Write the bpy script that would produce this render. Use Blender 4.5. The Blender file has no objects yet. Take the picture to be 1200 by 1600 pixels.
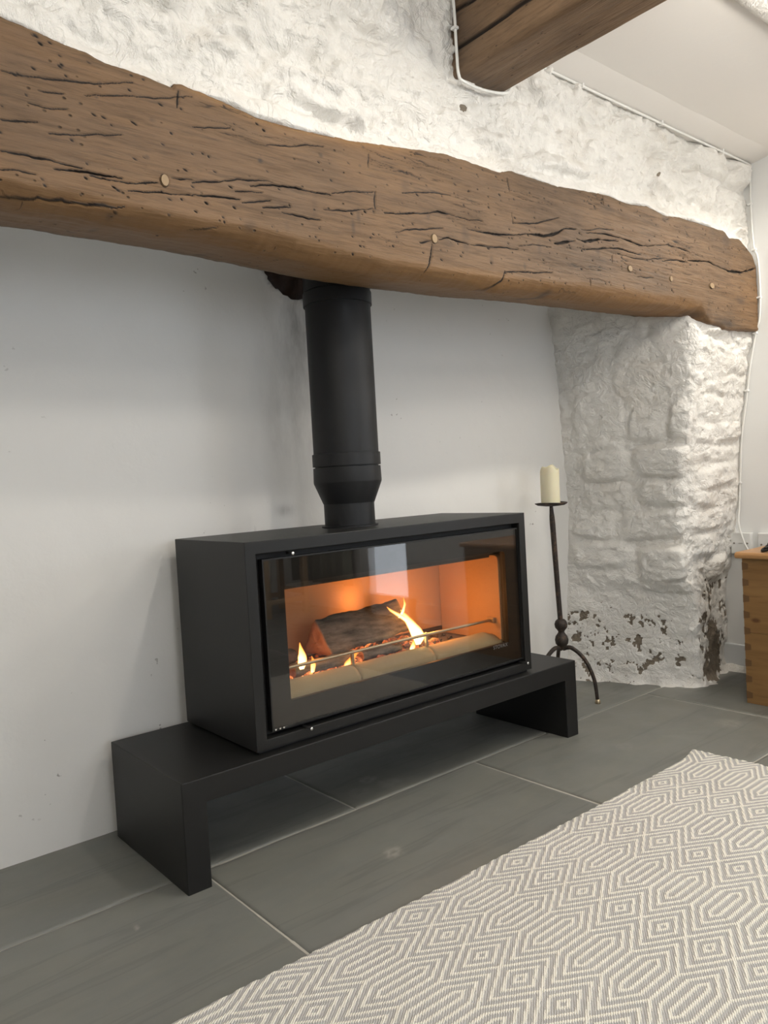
import bpy, bmesh, math, random
import numpy as np
from mathutils import Vector, Matrix

# ------------------------------------------------------------------ camera, world, lights, exposure
SC = bpy.context.scene
COL = SC.collection
cam_data = bpy.data.cameras.new('camera')
cam_data.sensor_fit = 'VERTICAL'
cam_data.sensor_height = 36.0
cam_data.lens = 36.0 * 1205.634 / 1600.0
cam_data.clip_start = 0.02
CAM = bpy.data.objects.new('camera', cam_data)
COL.objects.link(CAM)
def cam_matrix(loc, yaw, pitch, roll):
    cy, sy = math.cos(yaw), math.sin(yaw)
    f = Vector((sy*math.cos(pitch), cy*math.cos(pitch), math.sin(pitch)))
    r0 = Vector((cy, -sy, 0)); u0 = r0.cross(f)
    r = r0*math.cos(roll) + u0*math.sin(roll)
    u = -r0*math.sin(roll) + u0*math.cos(roll)
    return Matrix(((r.x, u.x, -f.x, loc[0]), (r.y, u.y, -f.y, loc[1]), (r.z, u.z, -f.z, loc[2]), (0, 0, 0, 1)))
CAM.matrix_world = cam_matrix((-0.62801, -1.43042, 0.80368), math.radians(39.70888), math.radians(-2.32792), math.radians(-3.23896))
SC.camera = CAM
vs = SC.view_settings
vs.view_transform = 'Standard'; vs.look = 'None'; vs.gamma = 1.0; vs.use_curve_mapping = False
SC.display_settings.display_device = 'sRGB'
vs.exposure = 0.10
SC.cycles.max_bounces = 8; SC.cycles.diffuse_bounces = 5; SC.cycles.transparent_max_bounces = 12
SC.cycles.sample_clamp_indirect = 4.0

world = bpy.data.worlds.new('world'); SC.world = world; world.use_nodes = True
bg = world.node_tree.nodes['Background']
bg.inputs[0].default_value = (0.84, 0.91, 1.0, 1); bg.inputs[1].default_value = 4.0

def lamp(name, kind, loc, power, color, size=0.03, rot=None, **kw):
    d = bpy.data.lights.new(name, kind); d.energy = power; d.color = color
    if kind == 'AREA':
        d.shape = 'RECTANGLE'; d.size, d.size_y = size
    else:
        d.shadow_soft_size = size
    for k, v in kw.items(): setattr(d, k, v)
    o = bpy.data.objects.new(name, d); COL.objects.link(o); o.location = loc
    if rot: o.rotation_euler = rot
    return o
WARM = (1.0, 0.93, 0.83)
# daylight entering through the glazed door in the right wall
lamp('door_daylight', 'AREA', (2.24, -2.02, 1.0), 9, (0.78, 0.88, 1.0), (0.42, 1.5), (0, math.radians(90), 0))
# daylight through the window in the rear wall, behind the camera
lamp('window_daylight', 'AREA', (0.2, -3.24, 1.15), 4, (0.86, 0.92, 1.0), (1.5, 0.9), (math.radians(90), 0, 0))
DOWNLIGHTS = [(2.08, -0.70, 29), (0.62, -0.86, 20)]
PENDANTS = [(1.75, -1.30, 1.66, 7), (1.14, -0.92, 1.66, 8.5), (0.05, -0.94, 1.70, 8), (-0.95, -1.40, 1.70, 8), (1.20, -2.40, 1.60, 6)]  # added glowing globes: soft fill off the ceiling, no known lamps

# ------------------------------------------------------------------ helpers
rnd = random.Random(7)
def hashn(ix, iy, seed):
    n = np.sin(ix*127.1 + iy*311.7 + seed*74.7) * 43758.5453
    return n - np.floor(n)
def vnoise(x, y, seed=0):
    x = np.asarray(x, float); y = np.asarray(y, float)
    xi, yi = np.floor(x), np.floor(y); fx, fy = x-xi, y-yi
    fx = fx*fx*fx*(fx*(fx*6-15)+10); fy = fy*fy*fy*(fy*(fy*6-15)+10)
    a = hashn(xi, yi, seed); b = hashn(xi+1, yi, seed); c = hashn(xi, yi+1, seed); d = hashn(xi+1, yi+1, seed)
    return (a*(1-fx)+b*fx)*(1-fy) + (c*(1-fx)+d*fx)*fy
def fbm(x, y, seed=0, octv=4, gain=0.5):
    s = 0.0; a = 1.0; t = 0.0
    for k in range(octv):
        s = s + a*(vnoise(x*2**k, y*2**k, seed+k*13)-0.5)*2; t += a; a *= gain
    return s/t
def sstep(a, b, x):
    t = np.clip((x-a)/(b-a), 0, 1); return t*t*(3-2*t)

def link(name, me, mat=None, parent=None):
    o = bpy.data.objects.new(name, me); COL.objects.link(o)
    if mat is not None: me.materials.append(mat)
    if parent is not None: o.parent = parent
    return o
def set_smooth(me, on=True):
    me.polygons.foreach_set('use_smooth', np.full(len(me.polygons), on, bool)); me.update()
def grid(name, P, mat, parent=None, attrs=None, smooth=True, flip=False, wrap=False):
    """P: (n, m, 3) array of points -> one quad-grid mesh object"""
    n, m = P.shape[:2]
    me = bpy.data.meshes.new(name)
    me.vertices.add(n*m); me.vertices.foreach_set('co', P.reshape(-1).astype(np.float32))
    idx = np.arange(n*m).reshape(n, m)
    if wrap: idx = np.concatenate([idx, idx[:, :1]], 1)
    a, b, c, d = idx[:-1, :-1], idx[1:, :-1], idx[1:, 1:], idx[:-1, 1:]
    q = np.stack([a, b, c, d] if not flip else [a, d, c, b], -1).reshape(-1, 4)
    me.loops.add(q.size); me.loops.foreach_set('vertex_index', q.reshape(-1).astype(np.int32))
    me.polygons.add(len(q)); me.polygons.foreach_set('loop_start', np.arange(0, q.size, 4, dtype=np.int32))
    me.update(calc_edges=True); me.validate()
    if attrs:
        for k, v in attrs.items():
            at = me.attributes.new(k, 'FLOAT', 'POINT'); at.data.foreach_set('value', np.asarray(v, np.float32).reshape(-1))
    set_smooth(me, smooth)
    return link(name, me, mat, parent)
def bm_obj(name, bm, mat, parent=None, smooth=False):
    bmesh.ops.recalc_face_normals(bm, faces=bm.faces)
    me = bpy.data.meshes.new(name); bm.to_mesh(me); bm.free()
    if smooth: set_smooth(me)
    return link(name, me, mat, parent)
def box_bm(x0, x1, y0, y1, z0, z1, bevel=0.0, seg=2, bm=None):
    own = bm is None
    b = bmesh.new()
    bmesh.ops.create_cube(b, size=1)
    for v in b.verts:
        v.co = Vector(((x0+x1)/2 + v.co.x*(x1-x0), (y0+y1)/2 + v.co.y*(y1-y0), (z0+z1)/2 + v.co.z*(z1-z0)))
    if bevel: bmesh.ops.bevel(b, geom=b.edges[:], offset=bevel, segments=seg, affect='EDGES', profile=0.5)
    if own: return b
    me = bpy.data.meshes.new('tmp'); b.to_mesh(me); b.free(); bm.from_mesh(me); bpy.data.meshes.remove(me)
    return bm
def box(name, x0, x1, y0, y1, z0, z1, mat, parent=None, bevel=0.0, seg=2):
    return bm_obj(name, box_bm(x0, x1, y0, y1, z0, z1, bevel, seg), mat, parent)
def prism(name, poly, axis, a, b, mat, parent=None, bevel=0.0):
    """poly: 2-D outline in the two other axes, extruded from a to b along axis"""
    bm = bmesh.new()
    def mk(p, t):
        return Vector((t, p[0], p[1])) if axis == 'x' else Vector((p[0], t, p[1])) if axis == 'y' else Vector((p[0], p[1], t))
    f = bm.faces.new([bm.verts.new(mk(p, a)) for p in poly])
    r = bmesh.ops.extrude_face_region(bm, geom=[f])
    d = mk((0, 0), b-a)
    for v in r['geom']:
        if isinstance(v, bmesh.types.BMVert): v.co += d
    if bevel: bmesh.ops.bevel(bm, geom=bm.edges[:], offset=bevel, segments=2, affect='EDGES', profile=0.5)
    return bm_obj(name, bm, mat, parent)
def lathe(name, prof, cx, cy, mat, parent=None, n=48, smooth=True, wob=None, sharp=None):
    """prof: list of (radius, z), closed at the ends by tiny radii"""
    pr = np.array(prof, float); th = np.linspace(0, 2*np.pi, n, endpoint=False)
    r = pr[:, 0][:, None]*np.ones(n); z = pr[:, 1][:, None]*np.ones(n)
    if wob is not None: r, z = wob(r, z, th[None, :])
    P = np.stack([cx + r*np.cos(th), cy + r*np.sin(th), z], -1)
    o = grid(name, P, mat, parent, smooth=smooth, flip=True, wrap=True)
    if sharp:
        m = o.modifiers.new('split', 'EDGE_SPLIT'); m.split_angle = math.radians(sharp)
    return o
def tube(name, pts, rad, mat, parent=None, n=10, smooth_path=True, sub=6):
    pts = [Vector(p) for p in pts]; k = len(pts)
    rads = rad if isinstance(rad, (list, tuple)) else [rad]*k
    if smooth_path and k > 2:
        Q, R = [], []
        for i in range(k-1):
            p0, p1, p2, p3 = pts[max(i-1, 0)], pts[i], pts[i+1], pts[min(i+2, k-1)]
            for s in range(sub):
                t = s/sub
                Q.append(0.5*((2*p1) + (p2-p0)*t + (2*p0-5*p1+4*p2-p3)*t*t + (3*p1-p0-3*p2+p3)*t**3))
                R.append(rads[i]*(1-t)+rads[i+1]*t)
        Q.append(pts[-1]); R.append(rads[-1]); pts, rads = Q, R
    rows = []
    up = None
    for i, p in enumerate(pts):
        d = (pts[min(i+1, len(pts)-1)] - pts[max(i-1, 0)]).normalized()
        if up is None:
            up = d.cross(Vector((0.3, 0.2, 0.93)));
            if up.length < 1e-3: up = d.cross(Vector((1, 0, 0)))
        up = (up - d*up.dot(d)).normalized(); w = d.cross(up)
        rows.append([p + (up*math.cos(a)+w*math.sin(a))*rads[i] for a in [2*math.pi*j/n for j in range(n)]])
    first = [pts[0]]*n; last = [pts[-1]]*n
    P = np.array([[tuple(v) for v in r] for r in [first]+rows+[last]])
    return grid(name, P, mat, parent, flip=True, wrap=True)
def empty(name, loc, label, cat, group=None):
    o = bpy.data.objects.new(name, None); COL.objects.link(o); o.location = loc; o.empty_display_size = 0.05
    return tag(o, label, cat, group)
def tag(o, label, cat, group=None):
    o['label'] = label; o['category'] = cat
    if group: o['group'] = group
    return o
def struct(o):
    o['kind'] = 'structure'; return o
def adopt(parent, *kids):
    """parent kids built in world coordinates to an Empty that stands elsewhere"""
    for k in kids:
        k.parent = parent; k.matrix_parent_inverse = Matrix.Translation(-Vector(parent.location))

# ------------------------------------------------------------------ materials
class NT:
    def __init__(s, name):
        s.m = bpy.data.materials.new(name); s.m.use_nodes = True
        s.t = s.m.node_tree; s.t.nodes.clear()
        s.out = s.t.nodes.new('ShaderNodeOutputMaterial')
    def n(s, typ, ins=None, **kw):
        nd = s.t.nodes.new(typ)
        for k, v in kw.items(): setattr(nd, k, v)
        if ins:
            for k, v in ins.items(): s.set(nd.inputs[k], v)
        return nd
    def set(s, sock, v):
        if isinstance(v, bpy.types.NodeSocket): s.t.links.new(v, sock)
        elif isinstance(v, bpy.types.Node): s.t.links.new(v.outputs[0], sock)
        else:
            if isinstance(v, tuple) and len(v) == 3 and len(sock.default_value) == 4: v = v + (1,)
            sock.default_value = v
    def coord(s): return s.n('ShaderNodeNewGeometry').outputs['Position']
    def mapping(s, scale=(1, 1, 1), rot=(0, 0, 0), src=None):
        return s.n('ShaderNodeMapping', {'Vector': src or s.coord(), 'Scale': scale, 'Rotation': rot}).outputs[0]
    def noise(s, scale, detail=4, rough=0.55, vec=None, dist=0.0):
        return s.n('ShaderNodeTexNoise', {'Vector': vec or s.coord(), 'Scale': scale, 'Detail': detail, 'Roughness': rough, 'Distortion': dist}).outputs['Fac']
    def ramp(s, fac, stops):
        r = s.n('ShaderNodeValToRGB', {'Fac': fac}); e = r.color_ramp.elements
        while len(e) < len(stops): e.new(0.5)
        for el, (p, c) in zip(e, stops):
            el.position = p; el.color = (c if isinstance(c, tuple) else (c, c, c)) + (1,)
        return r.outputs[0]
    def mix(s, f, a, b, mode='MIX'):
        nd = s.n('ShaderNodeMix', data_type='RGBA', blend_type=mode)
        s.set(nd.inputs[0], f); s.set(nd.inputs[6], a); s.set(nd.inputs[7], b); return nd.outputs[2]
    def math(s, op, a, b=0.0, c=None):
        nd = s.n('ShaderNodeMath', operation=op); s.set(nd.inputs[0], a); s.set(nd.inputs[1], b)
        if c is not None: s.set(nd.inputs[2], c)
        return nd.outputs[0]
    def attr(s, name): return s.n('ShaderNodeAttribute', attribute_name=name).outputs['Fac']
    def bump(s, h, strength=0.3, dist=0.002, normal=None):
        nd = s.n('ShaderNodeBump', {'Height': h, 'Strength': strength, 'Distance': dist})
        if normal is not None: s.set(nd.inputs['Normal'], normal)
        return nd.outputs[0]
    def pbr(s, color, rough=0.5, metal=0.0, normal=None, spec=0.5, **extra):
        p = s.n('ShaderNodeBsdfPrincipled')
        s.set(p.inputs['Base Color'], color); s.set(p.inputs['Roughness'], rough); s.set(p.inputs['Metallic'], metal)
        s.set(p.inputs['Specular IOR Level'], spec)
        if normal is not None: s.set(p.inputs['Normal'], normal)
        for k, v in extra.items(): s.set(p.inputs[k.replace('_', ' ')], v)
        s.t.links.new(p.outputs[0], s.out.inputs[0]); return s.m

def m_plain(name, col, rough=0.5, metal=0.0, spec=0.5, bumpscale=0, bumpd=0.0005):
    t = NT(name); nrm = None
    c = t.mix(t.noise(9, 3), tuple(x*0.93 for x in col), tuple(min(1, x*1.06) for x in col))
    if bumpscale: nrm = t.bump(t.noise(bumpscale, 3), 0.5, bumpd)
    return t.pbr(c, rough, metal, nrm, spec)

def m_lime():
    t = NT('white_lime_paint'); p = t.coord()
    c = t.mix(t.noise(3.2, 4), (0.82, 0.805, 0.77), (0.72, 0.70, 0.655))
    c = t.mix(t.ramp(t.noise(7, 6, 0.7, None, 0.5), [(0.52, 0.0), (0.74, 0.55)]), c, (0.60, 0.55, 0.48))
    c = t.mix(t.ramp(t.noise(26, 5, 0.7), [(0.66, 0.0), (0.80, 0.5)]), c, (0.46, 0.42, 0.37))
    fl = t.attr('flake')
    stone = t.mix(t.noise(60, 5, 0.7), (0.10, 0.085, 0.068), (0.30, 0.25, 0.19))
    c = t.mix(t.ramp(fl, [(0.45, 0.0), (0.55, 1.0)]), c, stone)
    r1 = t.math('ABSOLUTE', t.math('SUBTRACT', t.noise(17, 5, 0.6, None, 0.9), 0.5))
    h = t.math('ADD', t.noise(48, 6, 0.66), t.math('MULTIPLY', t.noise(190, 3, 0.6), 0.30))
    h = t.math('SUBTRACT', h, t.math('MULTIPLY', t.ramp(r1, [(0.0, 1.0), (0.07, 0.0)]), 0.35))
    return t.pbr(c, t.ramp(fl, [(0.4, 0.45), (0.6, 0.9)]), 0, t.bump(h, 0.7, 0.009), 0.4)
def m_plaster():
    t = NT('white_plaster')
    c = t.mix(t.noise(1.6, 4), (0.745, 0.735, 0.71), (0.685, 0.675, 0.65))
    sp = t.ramp(t.noise(55, 2, 0.5), [(0.735, 0.0), (0.755, 0.8)])
    c = t.mix(t.math('MULTIPLY', sp, t.ramp(t.noise(2.3, 2), [(0.5, 0.0), (0.62, 1.0)])), c, (0.28, 0.26, 0.24))
    so = t.attr('soot')
    streak = t.noise(6, 5, 0.65, t.mapping((2.2, 2.2, 0.7)))
    c = t.mix(t.math('MULTIPLY', so, t.ramp(streak, [(0.35, 0.0), (0.8, 1.0)])), c, (0.16, 0.155, 0.15))
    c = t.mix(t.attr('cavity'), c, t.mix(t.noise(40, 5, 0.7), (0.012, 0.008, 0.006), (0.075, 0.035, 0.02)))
    h = t.math('ADD', t.noise(14, 4, 0.6), t.math('MULTIPLY', t.noise(110, 3), 0.15))
    return t.pbr(c, 0.55, 0, t.bump(h, 0.22, 0.006), 0.35)
def m_wallpaint(name, col):
    t = NT(name)
    c = t.mix(t.noise(2, 3), col, tuple(x*0.96 for x in col))
    return t.pbr(c, 0.6, 0, t.bump(t.noise(60, 4), 0.2, 0.002), 0.3)
def m_slate():
    t = NT('riven_slate'); p = t.coord()
    info = t.n('ShaderNodeObjectInfo').outputs['Random']
    off = t.n('ShaderNodeVectorMath', {0: p, 1: (0, 0, 0)}, operation='ADD')
    sh = t.n('ShaderNodeCombineXYZ'); t.set(sh.inputs[0], t.math('MULTIPLY', info, 17.0)); t.set(sh.inputs[1], t.math('MULTIPLY', info, 31.0))
    t.set(off.inputs[1], sh.outputs[0]); v = off.outputs[0]
    c = t.mix(t.noise(2.4, 5, 0.6, v), (0.120, 0.125, 0.117), (0.195, 0.195, 0.176))
    c = t.mix(t.ramp(t.noise(2.0, 6, 0.7, t.mapping((1.0, 3.0, 1), (0, 0, 0.7), v), 0.4), [(0.42, 0.0), (0.62, 0.6)]), c, (0.185, 0.182, 0.156))
    c = t.mix(t.ramp(t.noise(3.4, 3, 0.5, t.mapping((0.35, 5.0, 1), (0, 0, -0.5), v), 0.3), [(0.56, 0.0), (0.60, 0.25), (0.64, 0.0)]), c, (0.07, 0.07, 0.07))
    c = t.mix(t.ramp(t.noise(12, 6, 0.7, v), [(0.66, 0.0), (0.8, 0.5)]), c, (0.25, 0.25, 0.235))
    st = t.attr('stain')
    c = t.mix(st, c, (0.36, 0.34, 0.30))
    h = t.math('ADD', t.noise(5, 6, 0.6, v), t.math('MULTIPLY', t.noise(60, 4, 0.6, v), 0.15))
    return t.pbr(c, t.ramp(t.noise(6, 4, 0.5, v), [(0.3, 0.40), (0.7, 0.58)]), 0, t.bump(h, 0.35, 0.004), 0.5)
def m_steel(name='black_painted_steel', col=(0.0075, 0.0075, 0.0072), rough=0.45, fine=900):
    t = NT(name)
    c = t.mix(t.noise(7, 4), col, tuple(x*1.3 for x in col))
    return t.pbr(c, rough, 0.0, t.bump(t.noise(fine, 2), 0.25, 0.0004), 0.38)
def m_oak(name, c0, c1, warm, along='x', scale=1.0):
    t = NT(name); p = t.coord()
    sc = (1.1, 9.0, 13.0) if along == 'x' else (13.0, 1.1, 11.0)
    sc = tuple(v*scale for v in sc)
    v = t.mapping(sc)
    # grain lines follow the wave of the timber
    g1 = t.noise(1.6, 6, 0.65, v, 0.6); g2 = t.noise(6.0, 5, 0.7, v, 0.3); g3 = t.noise(16.0, 3, 0.6, v)
    c = t.mix(t.ramp(g1, [(0.3, 0.0), (0.7, 1.0)]), c0, c1)
    c = t.mix(t.ramp(g2, [(0.52, 0.0), (0.72, 0.55)]), c, tuple(x*0.45 for x in c0))
    c = t.mix(t.ramp(t.noise(1.3, 4, 0.6), [(0.45, 0.0), (0.65, 0.4)]), c, warm)
    v2 = t.mapping(tuple(q*s_ for q, s_ in zip(sc, (3.2, 3.5, 4.2)) ) if along == 'x' else tuple(q*s_ for q, s_ in zip(sc, (4.2, 3.2, 3.5))))
    g4 = t.noise(3.0, 4, 0.7, v2, 0.2)
    c = t.mix(t.ramp(g4, [(0.50, 0.0), (0.75, 0.75)]), c, tuple(x*0.38 for x in c0))
    c = t.mix(t.ramp(g4, [(0.25, 0.35), (0.45, 0.0)]), c, tuple(x*1.35 for x in c1))
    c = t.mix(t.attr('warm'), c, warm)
    vor = t.n('ShaderNodeTexVoronoi', {'Vector': t.mapping((34, 34, 52) if along == 'x' else (45, 30, 45)), 'Scale': 1.0, 'Randomness': 1.0})
    hole = t.ramp(vor.outputs['Distance'], [(0.06, 1.0), (0.13, 0.0)])
    hole = t.math('MULTIPLY', hole, t.ramp(t.noise(4.5, 3), [(0.42, 0.0), (0.58, 1.0)]))
    dark = t.math('MAXIMUM', t.math('MULTIPLY', hole, 0.85), t.ramp(t.attr('crack'), [(0.12, 0.0), (0.5, 1.0)]))
    c = t.mix(t.attr('stain'), c, (0.035, 0.028, 0.024))
    c = t.mix(dark, c, (0.012, 0.007, 0.004))
    h = t.math('SUBTRACT', t.math('ADD', t.math('ADD', g2, t.math('MULTIPLY', g3, 0.4)), t.math('MULTIPLY', g4, -0.8)), t.math('MULTIPLY', dark, 1.6))
    return t.pbr(c, t.ramp(g2, [(0.3, 0.5), (0.8, 0.72)]), 0, t.bump(h, 0.5, 0.004), 0.35)
def m_pine():
    t = NT('waxed_pine')
    v = t.mapping((10, 0.9, 11))
    g = t.noise(2.2, 5, 0.6, v, 0.8); g2 = t.noise(9, 4, 0.6, v)
    c = t.mix(t.ramp(g, [(0.3, 0.0), (0.7, 1.0)]), (0.185, 0.098, 0.034), (0.265, 0.148, 0.055))
    c = t.mix(t.ramp(g2, [(0.55, 0.0), (0.75, 0.6)]), c, (0.12, 0.06, 0.02))
    k = t.n('ShaderNodeTexVoronoi', {'Vector': t.mapping((3, 5, 9)), 'Scale': 1.3})
    c = t.mix(t.ramp(k.outputs['Distance'], [(0.05, 0.9), (0.12, 0.0)]), c, (0.10, 0.04, 0.015))
    return t.pbr(c, 0.42, 0, t.bump(g2, 0.2, 0.001), 0.45)
def m_glass():
    t = NT('clear_stove_glass')
    bf = t.n('ShaderNodeNewGeometry').outputs['Backfacing']
    f = t.n('ShaderNodeFresnel', {'IOR': t.math('MULTIPLY_ADD', bf, 1/1.48-1.48, 1.48)})
    g = t.n('ShaderNodeBsdfGlossy', {'Color': (1, 1, 1), 'Roughness': 0.012})
    tr = t.n('ShaderNodeBsdfTransparent', {'Color': (0.94, 0.93, 0.91)})
    mx = t.n('ShaderNodeMixShader'); t.set(mx.inputs[0], f.outputs[0]); t.set(mx.inputs[1], tr.outputs[0]); t.set(mx.inputs[2], g.outputs[0])
    t.t.links.new(mx.outputs[0], t.out.inputs[0]); return t.m
def m_flame():
    t = NT('flame')
    hgt = t.attr('burn')
    lw = t.n('ShaderNodeLayerWeight', {'Blend': 0.35}).outputs['Facing']
    core = t.math('SUBTRACT', 1.0, lw)
    heat = t.math('MULTIPLY', core, hgt)
    col = t.ramp(heat, [(0.0, (1.0, 0.16, 0.02)), (0.35, (1.0, 0.36, 0.06)), (0.7, (1.0, 0.78, 0.36))])
    e = t.n('ShaderNodeEmission', {'Color': col, 'Strength': t.math('MULTIPLY_ADD', heat, 5.0, 1.2)})
    tr = t.n('ShaderNodeBsdfTransparent')
    mx = t.n('ShaderNodeMixShader'); t.set(mx.inputs[0], t.ramp(heat, [(0.05, 0.0), (0.5, 0.95)]))
    t.set(mx.inputs[1], tr.outputs[0]); t.set(mx.inputs[2], e.outputs[0])
    t.t.links.new(mx.outputs[0], t.out.inputs[0]); return t.m
def m_ember():
    t = NT('glowing_embers')
    hot = t.attr('hot')
    n = t.noise(70, 4, 0.65)
    k = t.math('MULTIPLY', hot, t.ramp(n, [(0.42, 0.0), (0.62, 1.0)]))
    base = t.mix(t.noise(40, 4), (0.02, 0.017, 0.015), (0.16, 0.14, 0.125))
    return t.pbr(base, 0.9, 0, t.bump(n, 0.8, 0.004), 0.1, Emission_Color=t.ramp(k, [(0.0, (0.8, 0.08, 0.01)), (0.7, (1.0, 0.34, 0.08)), (1.0, (1.0, 0.75, 0.4))]), Emission_Strength=t.math('MULTIPLY', k, 3.0))
def m_log():
    t = NT('burning_log')
    v = t.mapping((3, 14, 14))
    n = t.noise(3, 6, 0.7, v)
    c = t.mix(t.ramp(n, [(0.35, 0.0), (0.65, 1.0)]), (0.03, 0.026, 0.023), (0.17, 0.15, 0.13))
    c = t.mix(t.attr('end'), c, t.mix(t.noise(80, 4), (0.42, 0.20, 0.10), (0.30, 0.13, 0.06)))
    return t.pbr(c, 0.95, 0, t.bump(t.noise(30, 5, 0.7), 0.9, 0.006), 0.1)
def m_vermiculite(name, a, b):
    t = NT(name)
    c = t.mix(t.noise(6, 4), a, b)
    c = t.mix(t.ramp(t.noise(160, 3, 0.7), [(0.6, 0.0), (0.75, 0.5)]), c, tuple(x*0.6 for x in a))
    return t.pbr(c, 0.9, 0, t.bump(t.noise(180, 3), 0.35, 0.001), 0.15)
def m_rug():
    t = NT('woven_wool'); s = t.attr('weave')
    p = t.coord()
    tw = t.n('ShaderNodeTexWave', {'Vector': t.mapping((1, 1, 0.0), (0, 0, 0.9)), 'Scale': 85.0, 'Distortion': 2.0, 'Detail': 1.0, 'Detail Scale': 2.0}, wave_type='BANDS', bands_direction='X', wave_profile='SIN').outputs['Fac']
    tws = t.math('SUBTRACT', tw, 0.5)
    m = t.math('ADD', t.math('MULTIPLY', s, 0.9), t.math('MULTIPLY', tws, 0.85))
    m = t.math('ADD', m, t.math('MULTIPLY', t.math('SUBTRACT', t.noise(260, 3, 0.6), 0.5), 0.9))
    mask = t.ramp(t.math('MULTIPLY_ADD', m, 0.5, 0.5), [(0.50, 0.0), (0.68, 1.0)])
    grey = t.mix(t.noise(9, 3), (0.44, 0.43, 0.415), (0.53, 0.52, 0.50))
    cream = t.mix(t.noise(7, 3), (0.90, 0.87, 0.78), (0.82, 0.79, 0.70))
    c = t.mix(mask, grey, cream)
    h = t.math('ADD', t.math('MULTIPLY', mask, 1.0), t.math('MULTIPLY', tw, 0.7))
    h = t.math('ADD', h, t.math('MULTIPLY', t.noise(500, 2), 0.5))
    return t.pbr(c, 0.95, 0, t.bump(h, 0.7, 0.0022), 0.1)
def m_candle():
    t = NT('ivory_wax')
    c = t.mix(t.noise(18, 3), (0.74, 0.69, 0.50), (0.66, 0.62, 0.45))
    return t.pbr(c, 0.45, 0, t.bump(t.noise(30, 3), 0.15, 0.002), 0.4, Subsurface_Weight=0.35, Subsurface_Scale=0.02, Subsurface_Radius=(1.0, 0.7, 0.35))
def m_iron():
    t = NT('wrought_iron')
    c = t.mix(t.ramp(t.noise(60, 5, 0.7), [(0.5, 0.0), (0.7, 0.8)]), (0.035, 0.028, 0.024), (0.14, 0.085, 0.055))
    return t.pbr(c, 0.6, 0.35, t.bump(t.noise(130, 4), 0.5, 0.0012), 0.4)
def m_emit(name, col, st):
    t = NT(name); e = t.n('ShaderNodeEmission', {'Color': col, 'Strength': st}); t.t.links.new(e.outputs[0], t.out.inputs[0]); return t.m

LIME = m_lime(); PLASTER = m_plaster(); SLATE = m_slate(); STEEL = m_steel()
STEEL_D = m_steel('flue_black', (0.0042, 0.0046, 0.0054), 0.5)
BLACK = m_plain('matt_black', (0.006, 0.006, 0.006), 0.7)
GLOSSBLACK = m_plain('black_ceramic_print', (0.008, 0.007, 0.007), 0.5, 0.0, 0.1)
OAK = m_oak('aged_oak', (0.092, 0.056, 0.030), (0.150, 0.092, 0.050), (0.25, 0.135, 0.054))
OAK2 = m_oak('old_ceiling_oak', (0.135, 0.085, 0.049), (0.205, 0.132, 0.078), (0.23, 0.145, 0.08), 'y')
PEG = m_plain('pale_oak_peg', (0.27, 0.185, 0.10), 0.6, bumpscale=200)
PINE = m_pine(); GLASS = m_glass(); FLAME = m_flame(); EMBER = m_ember(); LOGM = m_log()
BRICKM = m_vermiculite('firebox_board', (0.36, 0.22, 0.12), (0.44, 0.28, 0.16))
CURBM = m_vermiculite('firebox_curb', (0.25, 0.195, 0.115), (0.32, 0.26, 0.16))
RUG = m_rug(); WAX = m_candle(); IRON = m_iron()
CHROME = m_plain('polished_steel', (0.75, 0.74, 0.72), 0.18, 1.0)
RODM = m_plain('heat_stained_rod', (0.42, 0.34, 0.24), 0.38, 0.8)
WHITEPL = m_plain('white_plastic', (0.78, 0.78, 0.76), 0.35)
CABLEM = m_plain('white_cable', (0.74, 0.74, 0.71), 0.4)
WALLP = m_wallpaint('smooth_white_wall', (0.78, 0.785, 0.775))
CEILP = m_wallpaint('ceiling_white', (0.80, 0.775, 0.74))
GROUT = m_plain('pale_grout', (0.42, 0.40, 0.35), 0.9, bumpscale=300)

# ================================================================== THE ROOM
XR, YB, YR, XL, ZC = 2.268, 0.41, -3.3, -1.5, 1.887   # right wall, alcove back, rear wall, left wall, ceiling
# ---- floor: grout bed and slate tiles
floor = struct(box('floor', XL-0.1, XR+0.1, YR-0.1, 0.75, -0.05, -0.0035, GROUT))
ROWS = [(0.083, 0.66, [-1.7, -1.225, -0.37, 0.485, 1.34, 2.195, 2.40]), (-0.475, 0.083, [-1.7, -0.787, 0.068, 0.907, 1.783, 2.40]),
        (-1.035, -0.475, [-1.7, -1.23, -0.38, 0.47, 1.33, 2.18, 2.40]), (-1.595, -1.035, [-1.7, -0.79, 0.06, 0.91, 1.77, 2.40]),
        (-2.155, -1.595, [-1.7, -1.22, -0.37, 0.48, 1.34, 2.2, 2.40]), (-2.715, -2.155, [-1.7, -0.79, 0.06, 0.91, 1.77, 2.40]),
        (-3.4, -2.715, [-1.7, -1.22, -0.37, 0.48, 1.34, 2.2, 2.40])]
SPOTS = [(0.404, -0.155, 0.021, 0.9), (0.62, 0.204, 0.02, 0.5), (0.647, 0.148, 0.03, 0.4), (0.55, 0.155, 0.035, 0.25), (-0.119, -0.03, 0.006, 0.7), (1.655, -0.284, 0.035, 0.5), (1.28, -0.16, 0.03, 0.15)]
G = 0.0026
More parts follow.
